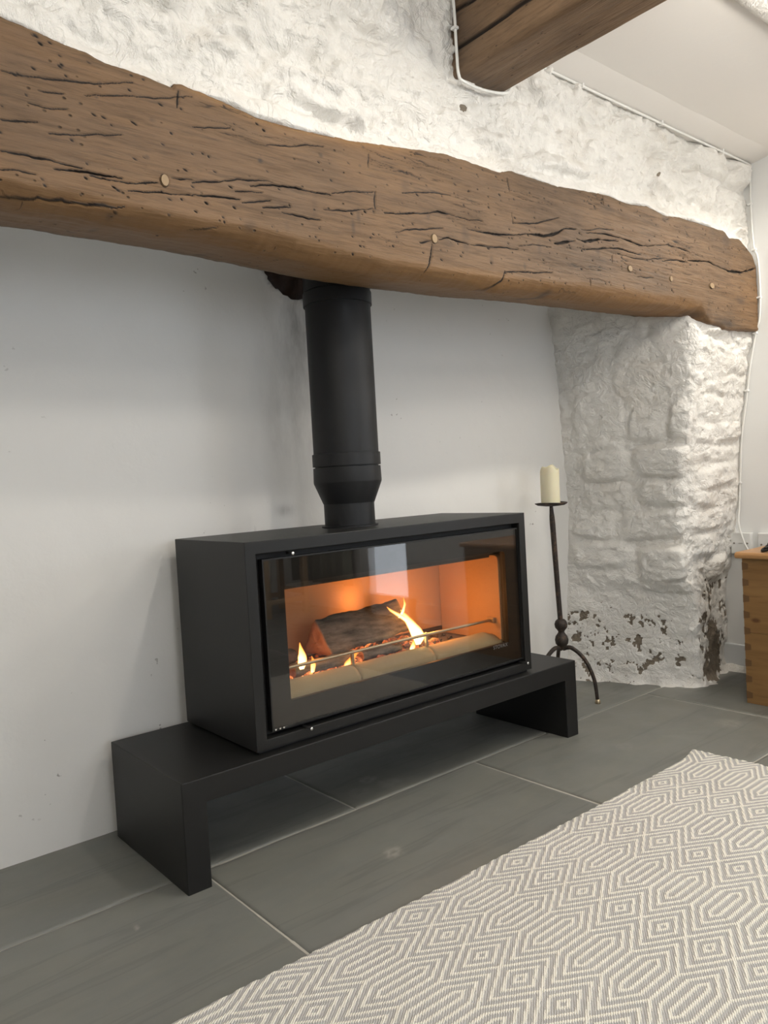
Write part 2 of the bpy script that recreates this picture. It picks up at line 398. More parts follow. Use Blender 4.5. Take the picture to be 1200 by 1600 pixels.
for (y0, y1, xs) in ROWS:
    for x0, x1 in zip(xs[:-1], xs[1:]):
        a0, a1, b0, b1 = x0+G, x1-G, y0+G, y1-G
        dz = rnd.uniform(-0.0006, 0.0004)
        step = 0.007 if y1 > -0.5 else 0.04
        n, m = max(3, int((a1-a0)/step)), max(3, int((b1-b0)/step))
        X, Y = np.meshgrid(np.linspace(a0, a1, n), np.linspace(b0, b1, m), indexing='ij')
        Z = dz + 0.0011*fbm(X*6+x0*3, Y*6, 3, 4) + 0.0006*np.round(2.5*fbm(X*2.3+Y, Y*3, 9, 3))
        e = np.minimum(np.minimum(X-a0, a1-X), np.minimum(Y-b0, b1-Y))
        Z = Z - 0.0025*np.exp(-e/0.0025)
        stain = np.zeros_like(X)
        for sx, sy, r, w in SPOTS:
            d = np.hypot(X-sx, (Y-sy)*1.1) + 0.012*fbm(X*60, Y*60, 5, 3)
            stain = np.maximum(stain, w*np.exp(-((d-0.55*r)/(0.5*r))**2))
        stain *= 0.6+0.4*fbm(X*90, Y*90, 4, 2)
        P = np.stack([X, Y, Z], -1)
        # rim of the tile
        P2 = np.pad(P, ((1, 1), (1, 1), (0, 0)), mode='edge'); P2[[0, -1], :, 2] = -0.006; P2[:, [0, -1], 2] = -0.006
        grid('tile', P2, SLATE, floor, {'stain': np.pad(np.clip(stain, 0, 1), 1)})

# ---- alcove back wall with the broken flue opening beside the pipe
xs = np.linspace(XL, 1.93, 430); zs = np.linspace(-0.004, 1.70, 220)
X, Z = np.meshgrid(xs, zs, indexing='ij')
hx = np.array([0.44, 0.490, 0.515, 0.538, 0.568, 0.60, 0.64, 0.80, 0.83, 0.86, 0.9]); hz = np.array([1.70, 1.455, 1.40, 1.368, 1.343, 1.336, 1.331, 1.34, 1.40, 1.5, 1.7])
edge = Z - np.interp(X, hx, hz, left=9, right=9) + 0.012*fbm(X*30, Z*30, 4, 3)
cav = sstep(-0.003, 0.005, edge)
Yw = YB + 0.004*fbm(X*2.2, Z*2.2, 2, 3) + 0.0012*fbm(X*14, Z*14, 8, 3) + cav*(0.10 + 0.03*fbm(X*20, Z*20, 6, 3)) + 0.0*X
Yw = Yw - 0.012*np.exp(-((edge+0.008)/0.008)**2)*(cav < 0.5)*(X > 0.44)*(X < 0.9)
dp = np.abs(X-0.56)
soot = 0.75*np.exp(-((X-0.60)/0.11)**2)*sstep(0.68, 1.0, Z)*sstep(1.5, 1.2, Z)*0.6 + 0.9*np.exp(-((X-0.625)/0.05)**2)*sstep(1.05, 1.33, Z) + 0.75*np.exp(-((X-0.545)/0.035)**2 - ((Z-0.735)/0.016)**2)
soot = np.where(X < 0.72, soot, soot*0.4)
struct(grid('wall_back', np.stack([X, Yw, Z], -1), PLASTER, None, {'soot': np.clip(soot, 0, 1), 'cavity': cav}, flip=False))
# ---- alcove soffit and the hidden back of the chimney breast
struct(box('wall_soffit', XL, XR, 0.07, 0.60, 1.66, 1.70, LIME))
struct(box('wall_alcove_left', XL-0.08, XL, YR, 0.6, 0, 2.0, WALLP))
struct(box('wall_right', XR, XR+0.08, -1.75, 0.6, 0, 2.0, WALLP))
struct(box('wall_right_rear', XR, XR+0.08, YR, -2.25, 0, 2.0, WALLP))
struct(box('wall_right_lintel', XR, XR+0.08, -2.25, -1.75, 1.78, 2.0, WALLP))
# rear wall around its window
struct(box('wall_rear_left', XL, -0.6, YR-0.08, YR, 0, 2.0, WALLP)); struct(box('wall_rear_right', 1.0, XR, YR-0.08, YR, 0, 2.0, WALLP))
struct(box('wall_rear_sill', -0.6, 1.0, YR-0.08, YR, 0, 0.68, WALLP)); struct(box('wall_rear_head', -0.6, 1.0, YR-0.08, YR, 1.62, 2.0, WALLP))
# ---- ceiling: plaster bays between the beams
bm = box_bm(0.86, XR+0.05, YR-0.05, 0.1, ZC, ZC+0.05)
box_bm(XL-0.05, 0.86, YR-0.05, 0.1, ZC+0.075, ZC+0.12, bm=bm)
struct(bm_obj('ceiling', bm, CEILP))
# coving board along the chimney breast
n = 120
xs = np.linspace(0.905, XR, n); prof = np.array([(-0.105, ZC-0.012), (-0.128, ZC-0.012), (-0.158, ZC-0.0105), (-0.196, ZC-0.004), (-0.214, ZC-0.001), (-0.222, ZC+0.001)])
P = np.zeros((n, len(prof), 3)); P[..., 0] = xs[:, None]; P[..., 1] = prof[:, 0]; P[..., 2] = prof[:, 1] + 0.0015*fbm(xs[:, None]*5, prof[None, :, 0]*30, 3, 3)
struct(grid('trim_1', P, CEILP, flip=True))

# ---- rubble helper: a limewashed height field, cut into its stones (each its own piece) and the mortar between
def blur(A, k=1):
    for _ in range(k):
        Q = np.pad(A, 1, mode='edge'); A = (Q[:-2, 1:-1]+Q[2:, 1:-1]+Q[1:-1, :-2]+Q[1:-1, 2:]+2*A)/6
    return A
def chips(x, y, seed, slope=0.4):
    """hewn facets: every cell of a jittered lattice is a small tilted plane"""
    xi, yi = np.floor(x), np.floor(y); best = np.full(x.shape, 9.0); out = np.zeros(x.shape)
    for dx in (-1, 0, 1):
        for dy in (-1, 0, 1):
            cx, cy = xi+dx, yi+dy
            jx = cx+0.15+0.7*hashn(cx, cy, seed); jy = cy+0.15+0.7*hashn(cx, cy, seed+1)
            d = (x-jx)**2+(y-jy)**2
            hh_ = (hashn(cx, cy, seed+2)-0.5)*2*slope*(x-jx)+(hashn(cx, cy, seed+3)-0.5)*2*slope*(y-jy)+(hashn(cx, cy, seed+4)-0.5)*0.3
            out = np.where(d < best, hh_, out); best = np.minimum(best, d)
    return out
def rubble(name, P, N, L, Z, stones, attrs=None, base=None, rough=1.0, edge=0.10, mask=None):
    n, m = L.shape
    wl = L + 0.010*fbm(L*9, Z*9, 41, 3) + 0.004*fbm(L*40, Z*40, 42, 2); wz = Z + 0.008*fbm(L*8, Z*11, 43, 3) + 0.003*fbm(L*40, Z*40, 44, 2)
    sid = np.full((n, m), -1, int); H = np.zeros((n, m)); bestm = np.full((n, m), 9.0)
    for k, (l0, l1, z0, z1, hgt, tu, tv, rot) in enumerate(stones):
        cl, cz, hl, hz = (l0+l1)/2, (z0+z1)/2, (l1-l0)/2, (z1-z0)/2
        du, dv = wl-cl, wz-cz
        u = (du*math.cos(rot)+dv*math.sin(rot))/hl; v = (-du*math.sin(rot)+dv*math.cos(rot))/hz
        mt = (np.abs(u)**5+np.abs(v)**5)**0.2
        dist = (1-mt)*min(hl, hz)                                  # metres inside the outline
        dome = sstep(-0.005, edge*0.20, dist)
        groove = np.exp(-((dist+0.002)/0.0045)**2)*sstep(-0.1, 0.4, fbm(L*7+k, Z*9, 46, 2)); H = np.where(np.abs(dist) < 0.012, H-0.0035*rough*groove, H)
        h = hgt*dome*(1+tu*u+tv*v+0.25*(1-u*u))
        H = np.where(h > H, h, H)
        better = (mt < 1.03) & (mt < bestm); sid = np.where(better, k, sid); bestm = np.where(mt < bestm, mt, bestm)
    fill = sstep(-0.1, 0.5, fbm(L*5, Z*6, 47, 3))                  # joints partly filled with paint and mortar
    top = np.array([s_[4] for s_ in stones]).mean()
    H = np.maximum(H, top*0.75*fill)
    ch1 = 0.0115*chips(wl/0.055, wz/0.036, 51, 0.55) + 0.0055*chips(wl/0.024, wz/0.017, 56, 0.55)
    nz = ch1 + 0.006*fbm(L*11, Z*15, 45, 4) + 0.0035*(0.5-np.abs(fbm(L*24+Z*8, Z*34, 48, 3)))+ 0.0012*fbm(L*80, Z*80, 49, 2)
    if mask is not None: nz = nz*mask
    h = H + rough*nz + (0 if base is None else base)
    h = blur(h, 1)
    if attrs and 'flake' in attrs: h = h - 0.004*attrs['flake']
    Q = P + N*h[..., None]
    idx = np.arange(n*m).reshape(n, m)
    quads = np.stack([idx[:-1, :-1], idx[1:, :-1], idx[1:, 1:], idx[:-1, 1:]], -1).reshape(-1, 4)
    qs = sid[:-1, :-1].reshape(-1)
    V_ = Q.reshape(-1, 3)
    def piece(nm, sel, parent):
        q = quads[sel]
        if len(q) < 4: return None
        used, inv = np.unique(q, return_inverse=True); inv = inv.reshape(q.shape)
        me = bpy.data.meshes.new(nm); me.vertices.add(len(used)); me.vertices.foreach_set('co', V_[used].reshape(-1).astype(np.float32))
        me.loops.add(inv.size); me.loops.foreach_set('vertex_index', inv.reshape(-1).astype(np.int32))
        me.polygons.add(len(q)); me.polygons.foreach_set('loop_start', np.arange(0, inv.size, 4, dtype=np.int32)); me.update(calc_edges=True)
        for kk, vv in (attrs or {}).items():
            at = me.attributes.new(kk, 'FLOAT', 'POINT'); at.data.foreach_set('value', vv.reshape(-1)[used].astype(np.float32))
        set_smooth(me); return link(nm, me, LIME, parent)
    root = struct(piece(name, qs < 0, None))
    for k in range(len(stones)): piece('stone', qs == k, root)
    return root

# ---- pillar (right pier of the inglenook): splayed inner face, rounded arris, front face
TZ = [0, .15, .30, .345, .385, .43, .593, .855, 1.07, 1.27, 1.45]
TXF = [1.967, 1.945, 1.915, 1.898, 1.862, 1.862, 1.866, 1.870, 1.872, 1.868, 1.865]
TYF = [-.036, -.036, -.040, -.042, -.050, -.052, -.060, -.080, -.095, -.108, -.115]
TZB = [0, .27, .40, .64, .89, 1.13, 1.42, 1.5]; TXB = [1.770, 1.787, 1.80, 1.833, 1.806, 1.793, 1.757, 1.75]
TZR = [0, .3, .45, .6, .957, 1.155, 1.28, 1.45]; TYR = [.034, .022, -.010, -.037, -.069, -.098, -.118, -.122]
def pier_xy(s, z):
    xb = np.interp(z, TZB, TXB); xf = np.interp(z, TZ, TXF); yf = np.interp(z, TZ, TYF); yr = np.interp(z, TZR, TYR)
    e = 0.10
    def lin(t):
        a = np.clip(t, -1, 1); b = np.clip(t-1, 0, 1)
        x = np.where(t <= 1, xb+(xf-xb)*a, xf+(2.275-xf)*b); y = np.where(t <= 1, 0.425+(yf-0.425)*a, yf+(yr-yf)*b); return x, y
    x, y = lin(s)
    k = np.clip((s-(1-e))/(2*e), 0, 1)
    x0, y0 = lin(np.full_like(s, 1-e)); x1, y1 = lin(np.full_like(s, 1+e))
    qx = (1-k)**2*x0 + 2*k*(1-k)*xf + k*k*x1; qy = (1-k)**2*y0 + 2*k*(1-k)*yf + k*k*y1
    inn = np.abs(s-1) < e
    return np.where(inn, qx, x), np.where(inn, qy, y)
def pier(s, z):
    s = np.asarray(s, float); z = np.asarray(z, float)
    x, y = pier_xy(s, z); x2, y2 = pier_xy(s+1e-3, z)
    t = np.stack([x2-x, y2-y], -1); t /= np.linalg.norm(t, axis=-1, keepdims=True)+1e-9
    P = np.stack([x, y, z], -1); N = np.stack([t[..., 1], -t[..., 0], 0*z], -1)
    return P, N, s*0.45
def pier_flake(s, z):
    n1 = fbm(s*9, z*20, 21, 5, 0.6); n2 = fbm(s*26, z*50, 22, 4, 0.6)
    w = 0.40 - 0.9*np.clip(np.abs(z-0.145)/0.145-0.6, 0, 1) - 0.25*np.clip((s-0.72)/0.2, 0, 1)*(s < 1.05)
    f = sstep(0.50, 0.60, 0.62*n1+0.62*n2+w*0.9)*(z < 0.30)
    big = sstep(-0.05, 0.12, 0.26 - np.abs(s-1.40)*0.75 - np.clip(z-0.10, 0, 1)*1.3 + 0.40*n1+0.18*n2 - 0.35*np.exp(-z/0.014))
    up = sstep(0.38, 0.48, 0.7*n1+0.5*n2+0.22)*(s > 1.25)*(z < 0.36)
    return np.clip(np.maximum(f*(s < 1.22), np.maximum(big*(s > 1.05), up)), 0, 1)
ss = np.concatenate([np.linspace(0, 0.88, 110), np.linspace(0.885, 1.115, 36), np.linspace(1.12, 2, 90)]); zz = np.linspace(-0.004, 1.42, 340)
S, Zm = np.meshgrid(ss, zz, indexing='ij')
P, N, L = pier(S, Zm)
fl = pier_flake(S, Zm)
low = sstep(0.38, 0.30, Zm)
PI_IN = [(0.432,1.419,0.212,1.291),(0.208,1.40,0.057,1.24),(0.044,1.36,-0.10,1.205),(0.409,1.314,0.197,1.19),(0.184,1.248,0.023,1.149),(0.021,1.213,-0.105,1.087),(0.403,1.208,0.222,1.085),(0.208,1.166,0.028,1.036),(0.026,1.094,-0.102,1.028),(0.36,1.078,0.161,0.872),(0.144,1.025,0.006,0.893),(-0.004,1.031,-0.092,0.878),(0.338,0.867,0.157,0.754),(0.141,0.873,-0.069,0.760),(0.334,0.742,0.151,0.648),(0.132,0.750,-0.066,0.662),(0.405,0.638,0.212,0.542),(0.202,0.645,-0.057,0.545),(0.411,0.531,0.141,0.433),(0.132,0.522,-0.051,0.388)]
pst = []
for i, (ya, za, yb, zb) in enumerate(PI_IN):
    yf = float(np.interp((za+zb)/2, TZ, TYF)); f = lambda y: (0.425-y)/(0.425-yf)
    hg = (0.008+0.012*rnd.random())*(0.45 if i < 9 else 1.0) + (0.016 if i == 19 else 0) + (0.005 if i in (13, 15, 17) else 0)
    pst.append((max(f(ya), 0.02)*0.45, min(f(yb)+0.03, 1.03)*0.45, zb-0.003, za+0.003, hg, 0.5 if i == 19 else rnd.uniform(-.25, .25), rnd.uniform(-.35, .35), rnd.uniform(-.10, .10)))
PI_FR = [(1.90,1.31,2.10,1.238),(2.11,1.297,2.262,1.223),(1.90,1.216,2.262,1.131),(1.93,1.112,2.262,1.042),(1.90,1.027,2.262,0.951),(1.90,0.940,2.05,0.870),(2.06,0.945,2.262,0.880),(1.90,0.862,2.262,0.800),(1.90,0.792,2.262,0.715),(1.89,0.706,2.10,0.645),(2.11,0.710,2.26,0.64),(1.88,0.636,2.26,0.560),(1.89,0.545,2.12,0.47),(2.02,0.455,2.22,0.375)]
for i, (xa, za, xb, zb) in enumerate(PI_FR):
    xf = float(np.interp((za+zb)/2, TZ, TXF)); f = lambda x: 1+(x-xf)/(2.275-xf)
    pst.append((max(f(xa), 1.03)*0.45, min(f(xb), 1.99)*0.45, zb-0.003, za+0.003, 0.006+0.012*rnd.random(), rnd.uniform(-.25, .25), rnd.uniform(-.35, .35), rnd.uniform(-.10, .10)))
base = - 0.004*(1-low) + 0.03*np.exp(-Zm/0.012)*low*(0.5+0.5*fbm(S*9, Zm*3, 2, 2)) + low*0.004*fbm(L*22, Zm*22, 40, 4)
wall_pier = rubble('wall_pier', P, N, L, Zm, pst, {'flake': fl}, base, 1.0, 0.10, 0.45+0.55*(1-low))

# ---- chimney breast above the beam: lime-painted rubble
BTX = [-1.5,-0.6,-0.269,-0.213,-0.174,-0.138,-0.118,-0.107,-0.069,-0.023,0.012,0.016,0.031,0.056,0.114,0.181,0.239,0.331,0.414,0.503,0.598,0.7,0.809,0.879,0.928,1.11,1.255,1.348,1.445,1.549,1.658,1.735,1.857,2.031,2.066,2.146,2.193,2.237,2.268]
BTZ = [1.575,1.565,1.555,1.548,1.542,1.539,1.533,1.532,1.531,1.528,1.525,1.533,1.535,1.532,1.527,1.516,1.516,1.52,1.525,1.536,1.548,1.56,1.557,1.556,1.569,1.567,1.582,1.589,1.583,1.596,1.584,1.594,1.596,1.597,1.579,1.587,1.567,1.545,1.50]
xs = np.concatenate([np.linspace(XL, -0.35, 120), np.linspace(-0.345, XR, 660)]); zs = np.linspace(1.47, 1.975, 128)
X, Z = np.meshgrid(xs, zs, indexing='ij')
def breast(s, z):
    s = np.asarray(s, float); z = np.asarray(z, float)
    y = -0.120 - 0.014*fbm(s*1.7, z*2.2, 51, 2) + 0.0*z
    P = np.stack([s, y, z], -1); N = np.zeros_like(P); N[..., 1] = -1
    return P, N, s
P, N, L = breast(X, Z)
dzt = Z - np.interp(X, BTX, BTZ)
diag = fbm(X*5+Z*7, Z*16-X*8, 61, 3)
base = 0.007*(0.35-np.abs(diag)) + 0.020*np.exp(-(np.clip(dzt, 0, 1)/0.024)**2) - 0.004
P[..., 1] += 0.10*sstep(-0.004, -0.012, dzt)                      # the wall stops on top of the beam
bst = []
z = 1.575; k = 0
courses = [(1.56, 1.655), (1.66, 1.765), (1.77, 1.868), (1.872, 1.955)]
for (z0, z1) in courses:
    x = -0.72 + rnd.uniform(-.1, .1)
    while x < 2.2:
        w = rnd.uniform(0.13, 0.34)
        xe = min(x+w, 2.262)
        za = max(z0, float(np.interp((x+xe)/2, BTX, BTZ))+0.030) + rnd.uniform(-.006, .006)
        zb = z1 + rnd.uniform(-.010, .010)
        blocked = (xe > 0.735 and x < 0.925 and zb > 1.73) or (x > 0.9 and zb > 1.90)
        if zb-za > 0.045 and not blocked and xe-x > 0.06 and rnd.random() < 0.86:
            bst.append((x, xe, za, zb, rnd.uniform(0.008, 0.030), rnd.uniform(-.6, .6), rnd.uniform(-.6, .6), rnd.uniform(-.16, .10)))
        k += 1; x = xe + rnd.uniform(0.006, 0.02)

wall_breast = rubble('wall_chimney_breast', P, N, L, Z, bst, {'flake': sstep(0.9, 0.6, np.hypot((X-0.792)/0.014, (Z-1.703)/0.011)+0.5*fbm(X*70, Z*70, 92, 3)) + sstep(0.9, 0.6, np.hypot((X-1.62)/0.010, (Z-1.70)/0.007)+0.5*fbm(X*70, Z*70, 93, 3))}, base, 1.9, 0.10, 0.4+0.6*sstep(0.0, 0.05, dzt))

# ================================================================== LINTEL BEAM
CR=[(1,[(-0.284,1.345),(-0.249,1.347),(-0.215,1.345),(-0.158,1.344)]),
(1.6,[(-0.206,1.333),(-0.176,1.337),(-0.137,1.339),(-0.093,1.341)]),
(1.2,[(-0.148,1.334),(-0.11,1.334),(-0.069,1.337),(-0.03,1.346)]),
(1.2,[(-0.004,1.358),(0.037,1.364)]),
(0.8,[(-0.286,1.315),(-0.234,1.319)]),
(1,[(-0.084,1.322),(-0.026,1.33),(0.036,1.337)]),
(1.4,[(-0.288,1.282),(-0.234,1.284),(-0.229,1.287),(-0.192,1.29),(-0.154,1.289),(-0.091,1.295)]),
(2,[(-0.289,1.272),(-0.25,1.274),(-0.249,1.28)]),
(0.6,[(-0.222,1.451),(-0.18,1.459)]),
(0.7,[(-0.238,1.427),(-0.197,1.429),(-0.177,1.433)]),
(0.7,[(-0.275,1.466),(-0.204,1.474),(-0.126,1.488),(-0.062,1.509)]),
(0.6,[(-0.149,1.464),(-0.026,1.493),(0.048,1.515)]),
(0.9,[(-0.28,1.393),(-0.224,1.401)]),
(0.7,[(-0.21,1.388),(-0.154,1.398),(-0.088,1.416)]),
(1,[(0.021,1.518),(0.017,1.489)]),
(1,[(0.037,1.361),(0.089,1.373),(0.13,1.384),(0.208,1.396)]),
(1.4,[(0.157,1.377),(0.207,1.389),(0.26,1.394),(0.298,1.395),(0.35,1.397)]),
(1,[(0.351,1.402),(0.406,1.416),(0.463,1.426)]),
(1.1,[(0.036,1.338),(0.087,1.345),(0.134,1.347)]),
(0.7,[(0.125,1.362),(0.185,1.372)]),
(0.8,[(0.183,1.342),(0.227,1.352),(0.249,1.355)]),
(0.9,[(0.226,1.341),(0.279,1.339),(0.318,1.341)]),
(0.7,[(0.328,1.364),(0.386,1.372),(0.46,1.39)]),
(0.7,[(0.137,1.343),(0.202,1.358)]),
(0.8,[(0.032,1.283),(0.087,1.292)]),
(0.8,[(0.198,1.463),(0.25,1.473),(0.297,1.486),(0.337,1.492)]),
(1.4,[(0.468,1.426),(0.467,1.387)]),
(1.3,[(0.456,1.505),(0.452,1.474)]),
(0.7,[(0.044,1.459),(0.123,1.477)]),
(1.2,[(0.491,1.385),(0.587,1.401),(0.658,1.419),(0.706,1.42),(0.754,1.417),(0.81,1.423)]),
(0.8,[(0.521,1.35),(0.584,1.366),(0.671,1.384)]),
(1.5,[(0.752,1.394),(0.808,1.395),(0.885,1.401),(0.979,1.417)]),
(3.2,[(0.979,1.417),(1.045,1.424),(1.086,1.434),(1.107,1.441),(1.129,1.456)]),
(1.2,[(1.129,1.456),(1.187,1.465)]),
(1,[(0.592,1.336),(0.628,1.347)]),
(1.8,[(0.654,1.353),(0.685,1.363),(0.712,1.36),(0.755,1.357)]),
(1,[(0.755,1.357),(0.817,1.364),(0.938,1.372)]),
(2.4,[(1.084,1.408),(1.133,1.421),(1.177,1.431)]),
(0.9,[(0.939,1.382),(0.99,1.393),(1.07,1.398)]),
(0.9,[(0.547,1.44),(0.636,1.459),(0.704,1.465)]),
(0.9,[(0.92,1.462),(0.921,1.436),(1.014,1.451),(1.117,1.484)]),
(1.6,[(0.908,1.547),(0.915,1.515)]),
(1.2,[(1.071,1.331),(0.971,1.318),(0.934,1.316),(0.878,1.309)]),
(3,[(0.878,1.309),(0.872,1.287),(0.845,1.27),(0.764,1.255),(0.677,1.246)]),
(2,[(0.677,1.246),(0.6,1.243),(0.481,1.243)]),
(1.4,[(0.632,1.342),(0.625,1.312),(0.609,1.27)]),
(3,[(1.184,1.436),(1.221,1.435),(1.298,1.453)]),
(1.3,[(1.298,1.453),(1.386,1.461)]),
(1.3,[(1.183,1.412),(1.227,1.413),(1.296,1.427),(1.384,1.441),(1.442,1.439),(1.502,1.438)]),
(0.8,[(1.209,1.466),(1.261,1.474),(1.293,1.483),(1.364,1.49)]),
(1.6,[(1.23,1.46),(1.307,1.471),(1.379,1.474),(1.445,1.47),(1.504,1.465),(1.576,1.477)]),
(1,[(1.576,1.477),(1.651,1.489),(1.727,1.49),(1.787,1.486)]),
(0.9,[(1.375,1.424),(1.458,1.422),(1.527,1.427),(1.628,1.446)]),
(1.2,[(1.618,1.436),(1.705,1.451),(1.774,1.453)]),
(1.6,[(1.774,1.458),(1.911,1.473),(1.998,1.465)]),
(3,[(1.998,1.465),(2.066,1.461),(2.149,1.468),(2.256,1.497)]),
(1.6,[(1.32,1.586),(1.32,1.554)]),
(0.7,[(1.479,1.371),(1.568,1.377)]),
(0.9,[(1.35,1.414),(1.349,1.393)]),
(1.2,[(1.239,1.334),(1.242,1.314)])]
ST=[(0.152,1.302,0.014,0.01,0.8),(0.306,1.366,0.007,0.019,0.5),(0.419,1.364,0.005,0.019,0.6),(0.402,1.341,0.005,0.017,0.6),(0.235,1.313,0.005,0.012,0.4),(0.745,1.37,0.013,0.034,0.7),(0.832,1.329,0.007,0.013,0.7),(1.022,1.391,0.008,0.021,0.6),(0.957,1.33,0.005,0.01,0.7),(0.684,1.35,0.019,0.011,0.5),(0.557,1.458,0.013,0.018,0.4),(0.624,1.402,0.006,0.009,0.6),(1.648,1.575,0.024,0.016,0.8),(2.039,1.56,0.029,0.022,0.7),(2.135,1.368,0.03,0.017,0.7),(1.28,1.415,0.011,0.009,0.6),(1.336,1.544,0.033,0.016,0.5),(1.854,1.296,0.045,0.018,1),(2.017,1.279,0.064,0.016,1),(1.081,1.281,0.021,0.009,0.8),(-0.127,1.293,0.008,0.003,0.7),(-0.109,1.282,0.007,0.004,0.6),(0.183,1.43,0.006,0.005,1),(0.327,1.472,0.005,0.005,1),(-0.032,1.453,0.006,0.004,1),(-0.046,1.386,0.004,0.004,1),(0.212,1.302,0.003,0.003,1.2),(0.429,1.473,0.004,0.003,1.2),(0.441,1.515,0.004,0.003,1.2),(-0.128,1.466,0.003,0.002,1.2),(-0.121,1.49,0.003,0.003,1.2),(-0.099,1.462,0.003,0.001,1),(1.101,1.549,0.007,0.004,1.2),(0.579,1.484,0.003,0.003,1.2)]
BBX = [-1.5, -0.27, -0.113, 0.07, 0.21, 0.368, 0.511, 0.629, 0.873, 1.135, 1.62, 1.80, 1.86, 1.93, 1.98, 2.02, 2.27]
BBZ = [1.272, 1.274, 1.275, 1.276, 1.270, 1.262, 1.259, 1.261, 1.266, 1.280, 1.294, 1.300, 1.297, 1.272, 1.268, 1.258, 1.268]
xs = np.concatenate([np.linspace(XL, -0.36, 70), np.linspace(-0.355, 2.262, 1190)]); nx = len(xs)
zt = np.interp(xs, BTX, BTZ) + 0.0015*fbm(xs*60, xs*0, 3, 3); zb = np.interp(xs, BBX, BBZ) + 0.002*fbm(xs*25, xs*0, 5, 3)
wv = np.interp(xs, [-1.5, 0.0, 0.4, 1.0, 1.80, 1.86, 1.92, 2.3], [0.030, 0.032, 0.036, 0.040, 0.046, 0.040, 0.012, 0.010]) + 0.008*fbm(xs*5, xs*0, 19, 2)*(xs < 1.8)
wy = np.interp(xs, [-1.5, 1.80, 1.86, 1.92, 2.3], [0.065, 0.07, 0.06, 0.012, 0.010])
yF = -0.142 + 0.006*fbm(xs*1.5, xs*0, 8, 2)*0.5
def arc(n, a0, a1):
    return [(a0+(a1-a0)*i/n) for i in range(n+1)]
T = []     # (zone, parameter)
for i in range(7): T.append(('top', i/6))
for i in range(4): T.append(('rt', i/4))
for i in range(150): T.append(('front', i/150))
for i in range(24): T.append(('rb', i/24))
for i in range(8): T.append(('bot', i/8))
for i in range(4): T.append(('back', i/3))
nt = len(T); PX = np.zeros((nx, nt, 3)); PX[..., 0] = xs[:, None]; zone_b = np.zeros((nx, nt)); frontm = np.zeros((nx, nt))
for j, (zn, t) in enumerate(T):
    r = 0.009
    if zn == 'top': y, z_ = 0.07+(yF+r-0.07)*t, zt
    elif zn == 'rt': a = t*math.pi/2; y, z_ = yF+r-r*math.sin(a), zt-r+r*math.cos(a)
    elif zn == 'front': y, z_ = yF, (zt-r)+(zb+wv-zt+r)*t; frontm[:, j] = 1
    elif zn == 'rb': a = t*math.pi/2; y, z_ = yF+wy*(1-math.cos(a)), zb+wv*(1-math.sin(a)); zone_b[:, j] = min(1, t*2.2); frontm[:, j] = 1-t
    elif zn == 'bot': y, z_ = (yF+wy)+(0.09-yF-wy)*t, zb+0.03*t; zone_b[:, j] = 1-t*0.5
    else: y, z_ = 0.09, zb+0.03+(zt-zb-0.03)*t
    PX[:, j, 1] = y; PX[:, j, 2] = z_
Xb, Zb_ = PX[..., 0], PX[..., 2]
crack = np.zeros((nx, nt)); 
for kc, (w, pts) in enumerate(CR):
    seg = [math.hypot(q[0]-p_[0], q[1]-p_[1]) for p_, q in zip(pts[:-1], pts[1:])]; tot = sum(seg)+1e-6; run = 0.0
    for (xa, za), (xb_, zb_), ls in zip(pts[:-1], pts[1:], seg):
        x0, x1 = min(xa, xb_)-0.03, max(xa, xb_)+0.03
        i0, i1 = np.searchsorted(xs, x0), np.searchsorted(xs, x1)
        if i1 <= i0: run += ls; continue
        sx, sz = Xb[i0:i1], Zb_[i0:i1] + 0.0030*fbm(Xb[i0:i1]*38, Zb_[i0:i1]*3+kc, 12, 4, 0.6)
        dx, dz = xb_-xa, zb_-za; l2 = dx*dx+dz*dz+1e-9
        t = np.clip(((sx-xa)*dx+(sz-za)*dz)/l2, 0, 1)
        d = np.hypot(sx-xa-t*dx, sz-za-t*dz)
        al = (run+t*ls)/tot
        ww = (0.00035+0.0013*w*np.sin(np.pi*np.clip(al, 0.02, 0.98))**0.7)*np.clip(0.75+0.9*fbm(Xb[i0:i1]*30, Zb_[i0:i1]*0+kc, 13, 3), 0.25, 1.6)
        crack[i0:i1] = np.maximum(crack[i0:i1], np.clip(1.3 - d/(ww+0.0006), 0, 1)*min(1, 0.5+0.3*w))
        run += ls
PEGS = [(-0.017, 1.352, 0.0068, 0.0098), (0.639, 1.353, 0.0078, 0.0098), (1.44, 1.389, 0.0105, 0.0085), (1.669, 1.387, 0.0075, 0.0078), (1.926, 1.395, 0.0135, 0.0088)]
for (px_, pz_, r1, r2) in PEGS:
    q = np.hypot((Xb-px_)/r1, (Zb_-pz_)/r2); crack = np.maximum(crack, 0.42*np.exp(-((q-1.12)/0.14)**2))
# many short hairline checks following the grain
hr = random.Random(3)
hair = np.abs(fbm(Xb*2.6, Zb_*58 + 0.9*fbm(Xb*1.7, Zb_*5, 71, 2) + 0.25*fbm(Xb*40, Zb_*9, 72, 2), 70, 3)); hairm = sstep(0.05, 0.0, hair)*sstep(0.05, 0.4, fbm(Xb*4.0, Zb_*12, 73, 3))
crack = np.clip(np.maximum(crack, 0.5*hairm)*frontm, 0, 1)
for k in range(420):     # worm holes, elongated
    hx_, hz_ = hr.uniform(-0.7, 2.25), hr.uniform(1.27, 1.58); a_, b_ = hr.uniform(.0022, .005), hr.uniform(.0016, .0028)
    i0, i1 = np.searchsorted(xs, hx_-0.012), np.searchsorted(xs, hx_+0.012)
    q = ((Xb[i0:i1]-hx_)/a_)**2 + ((Zb_[i0:i1]-hz_+0.3*(Xb[i0:i1]-hx_))/b_)**2
    crack[i0:i1] = np.maximum(crack[i0:i1], np.exp(-q)*hr.uniform(.4, .95)*frontm[i0:i1])
stain = np.zeros((nx, nt))
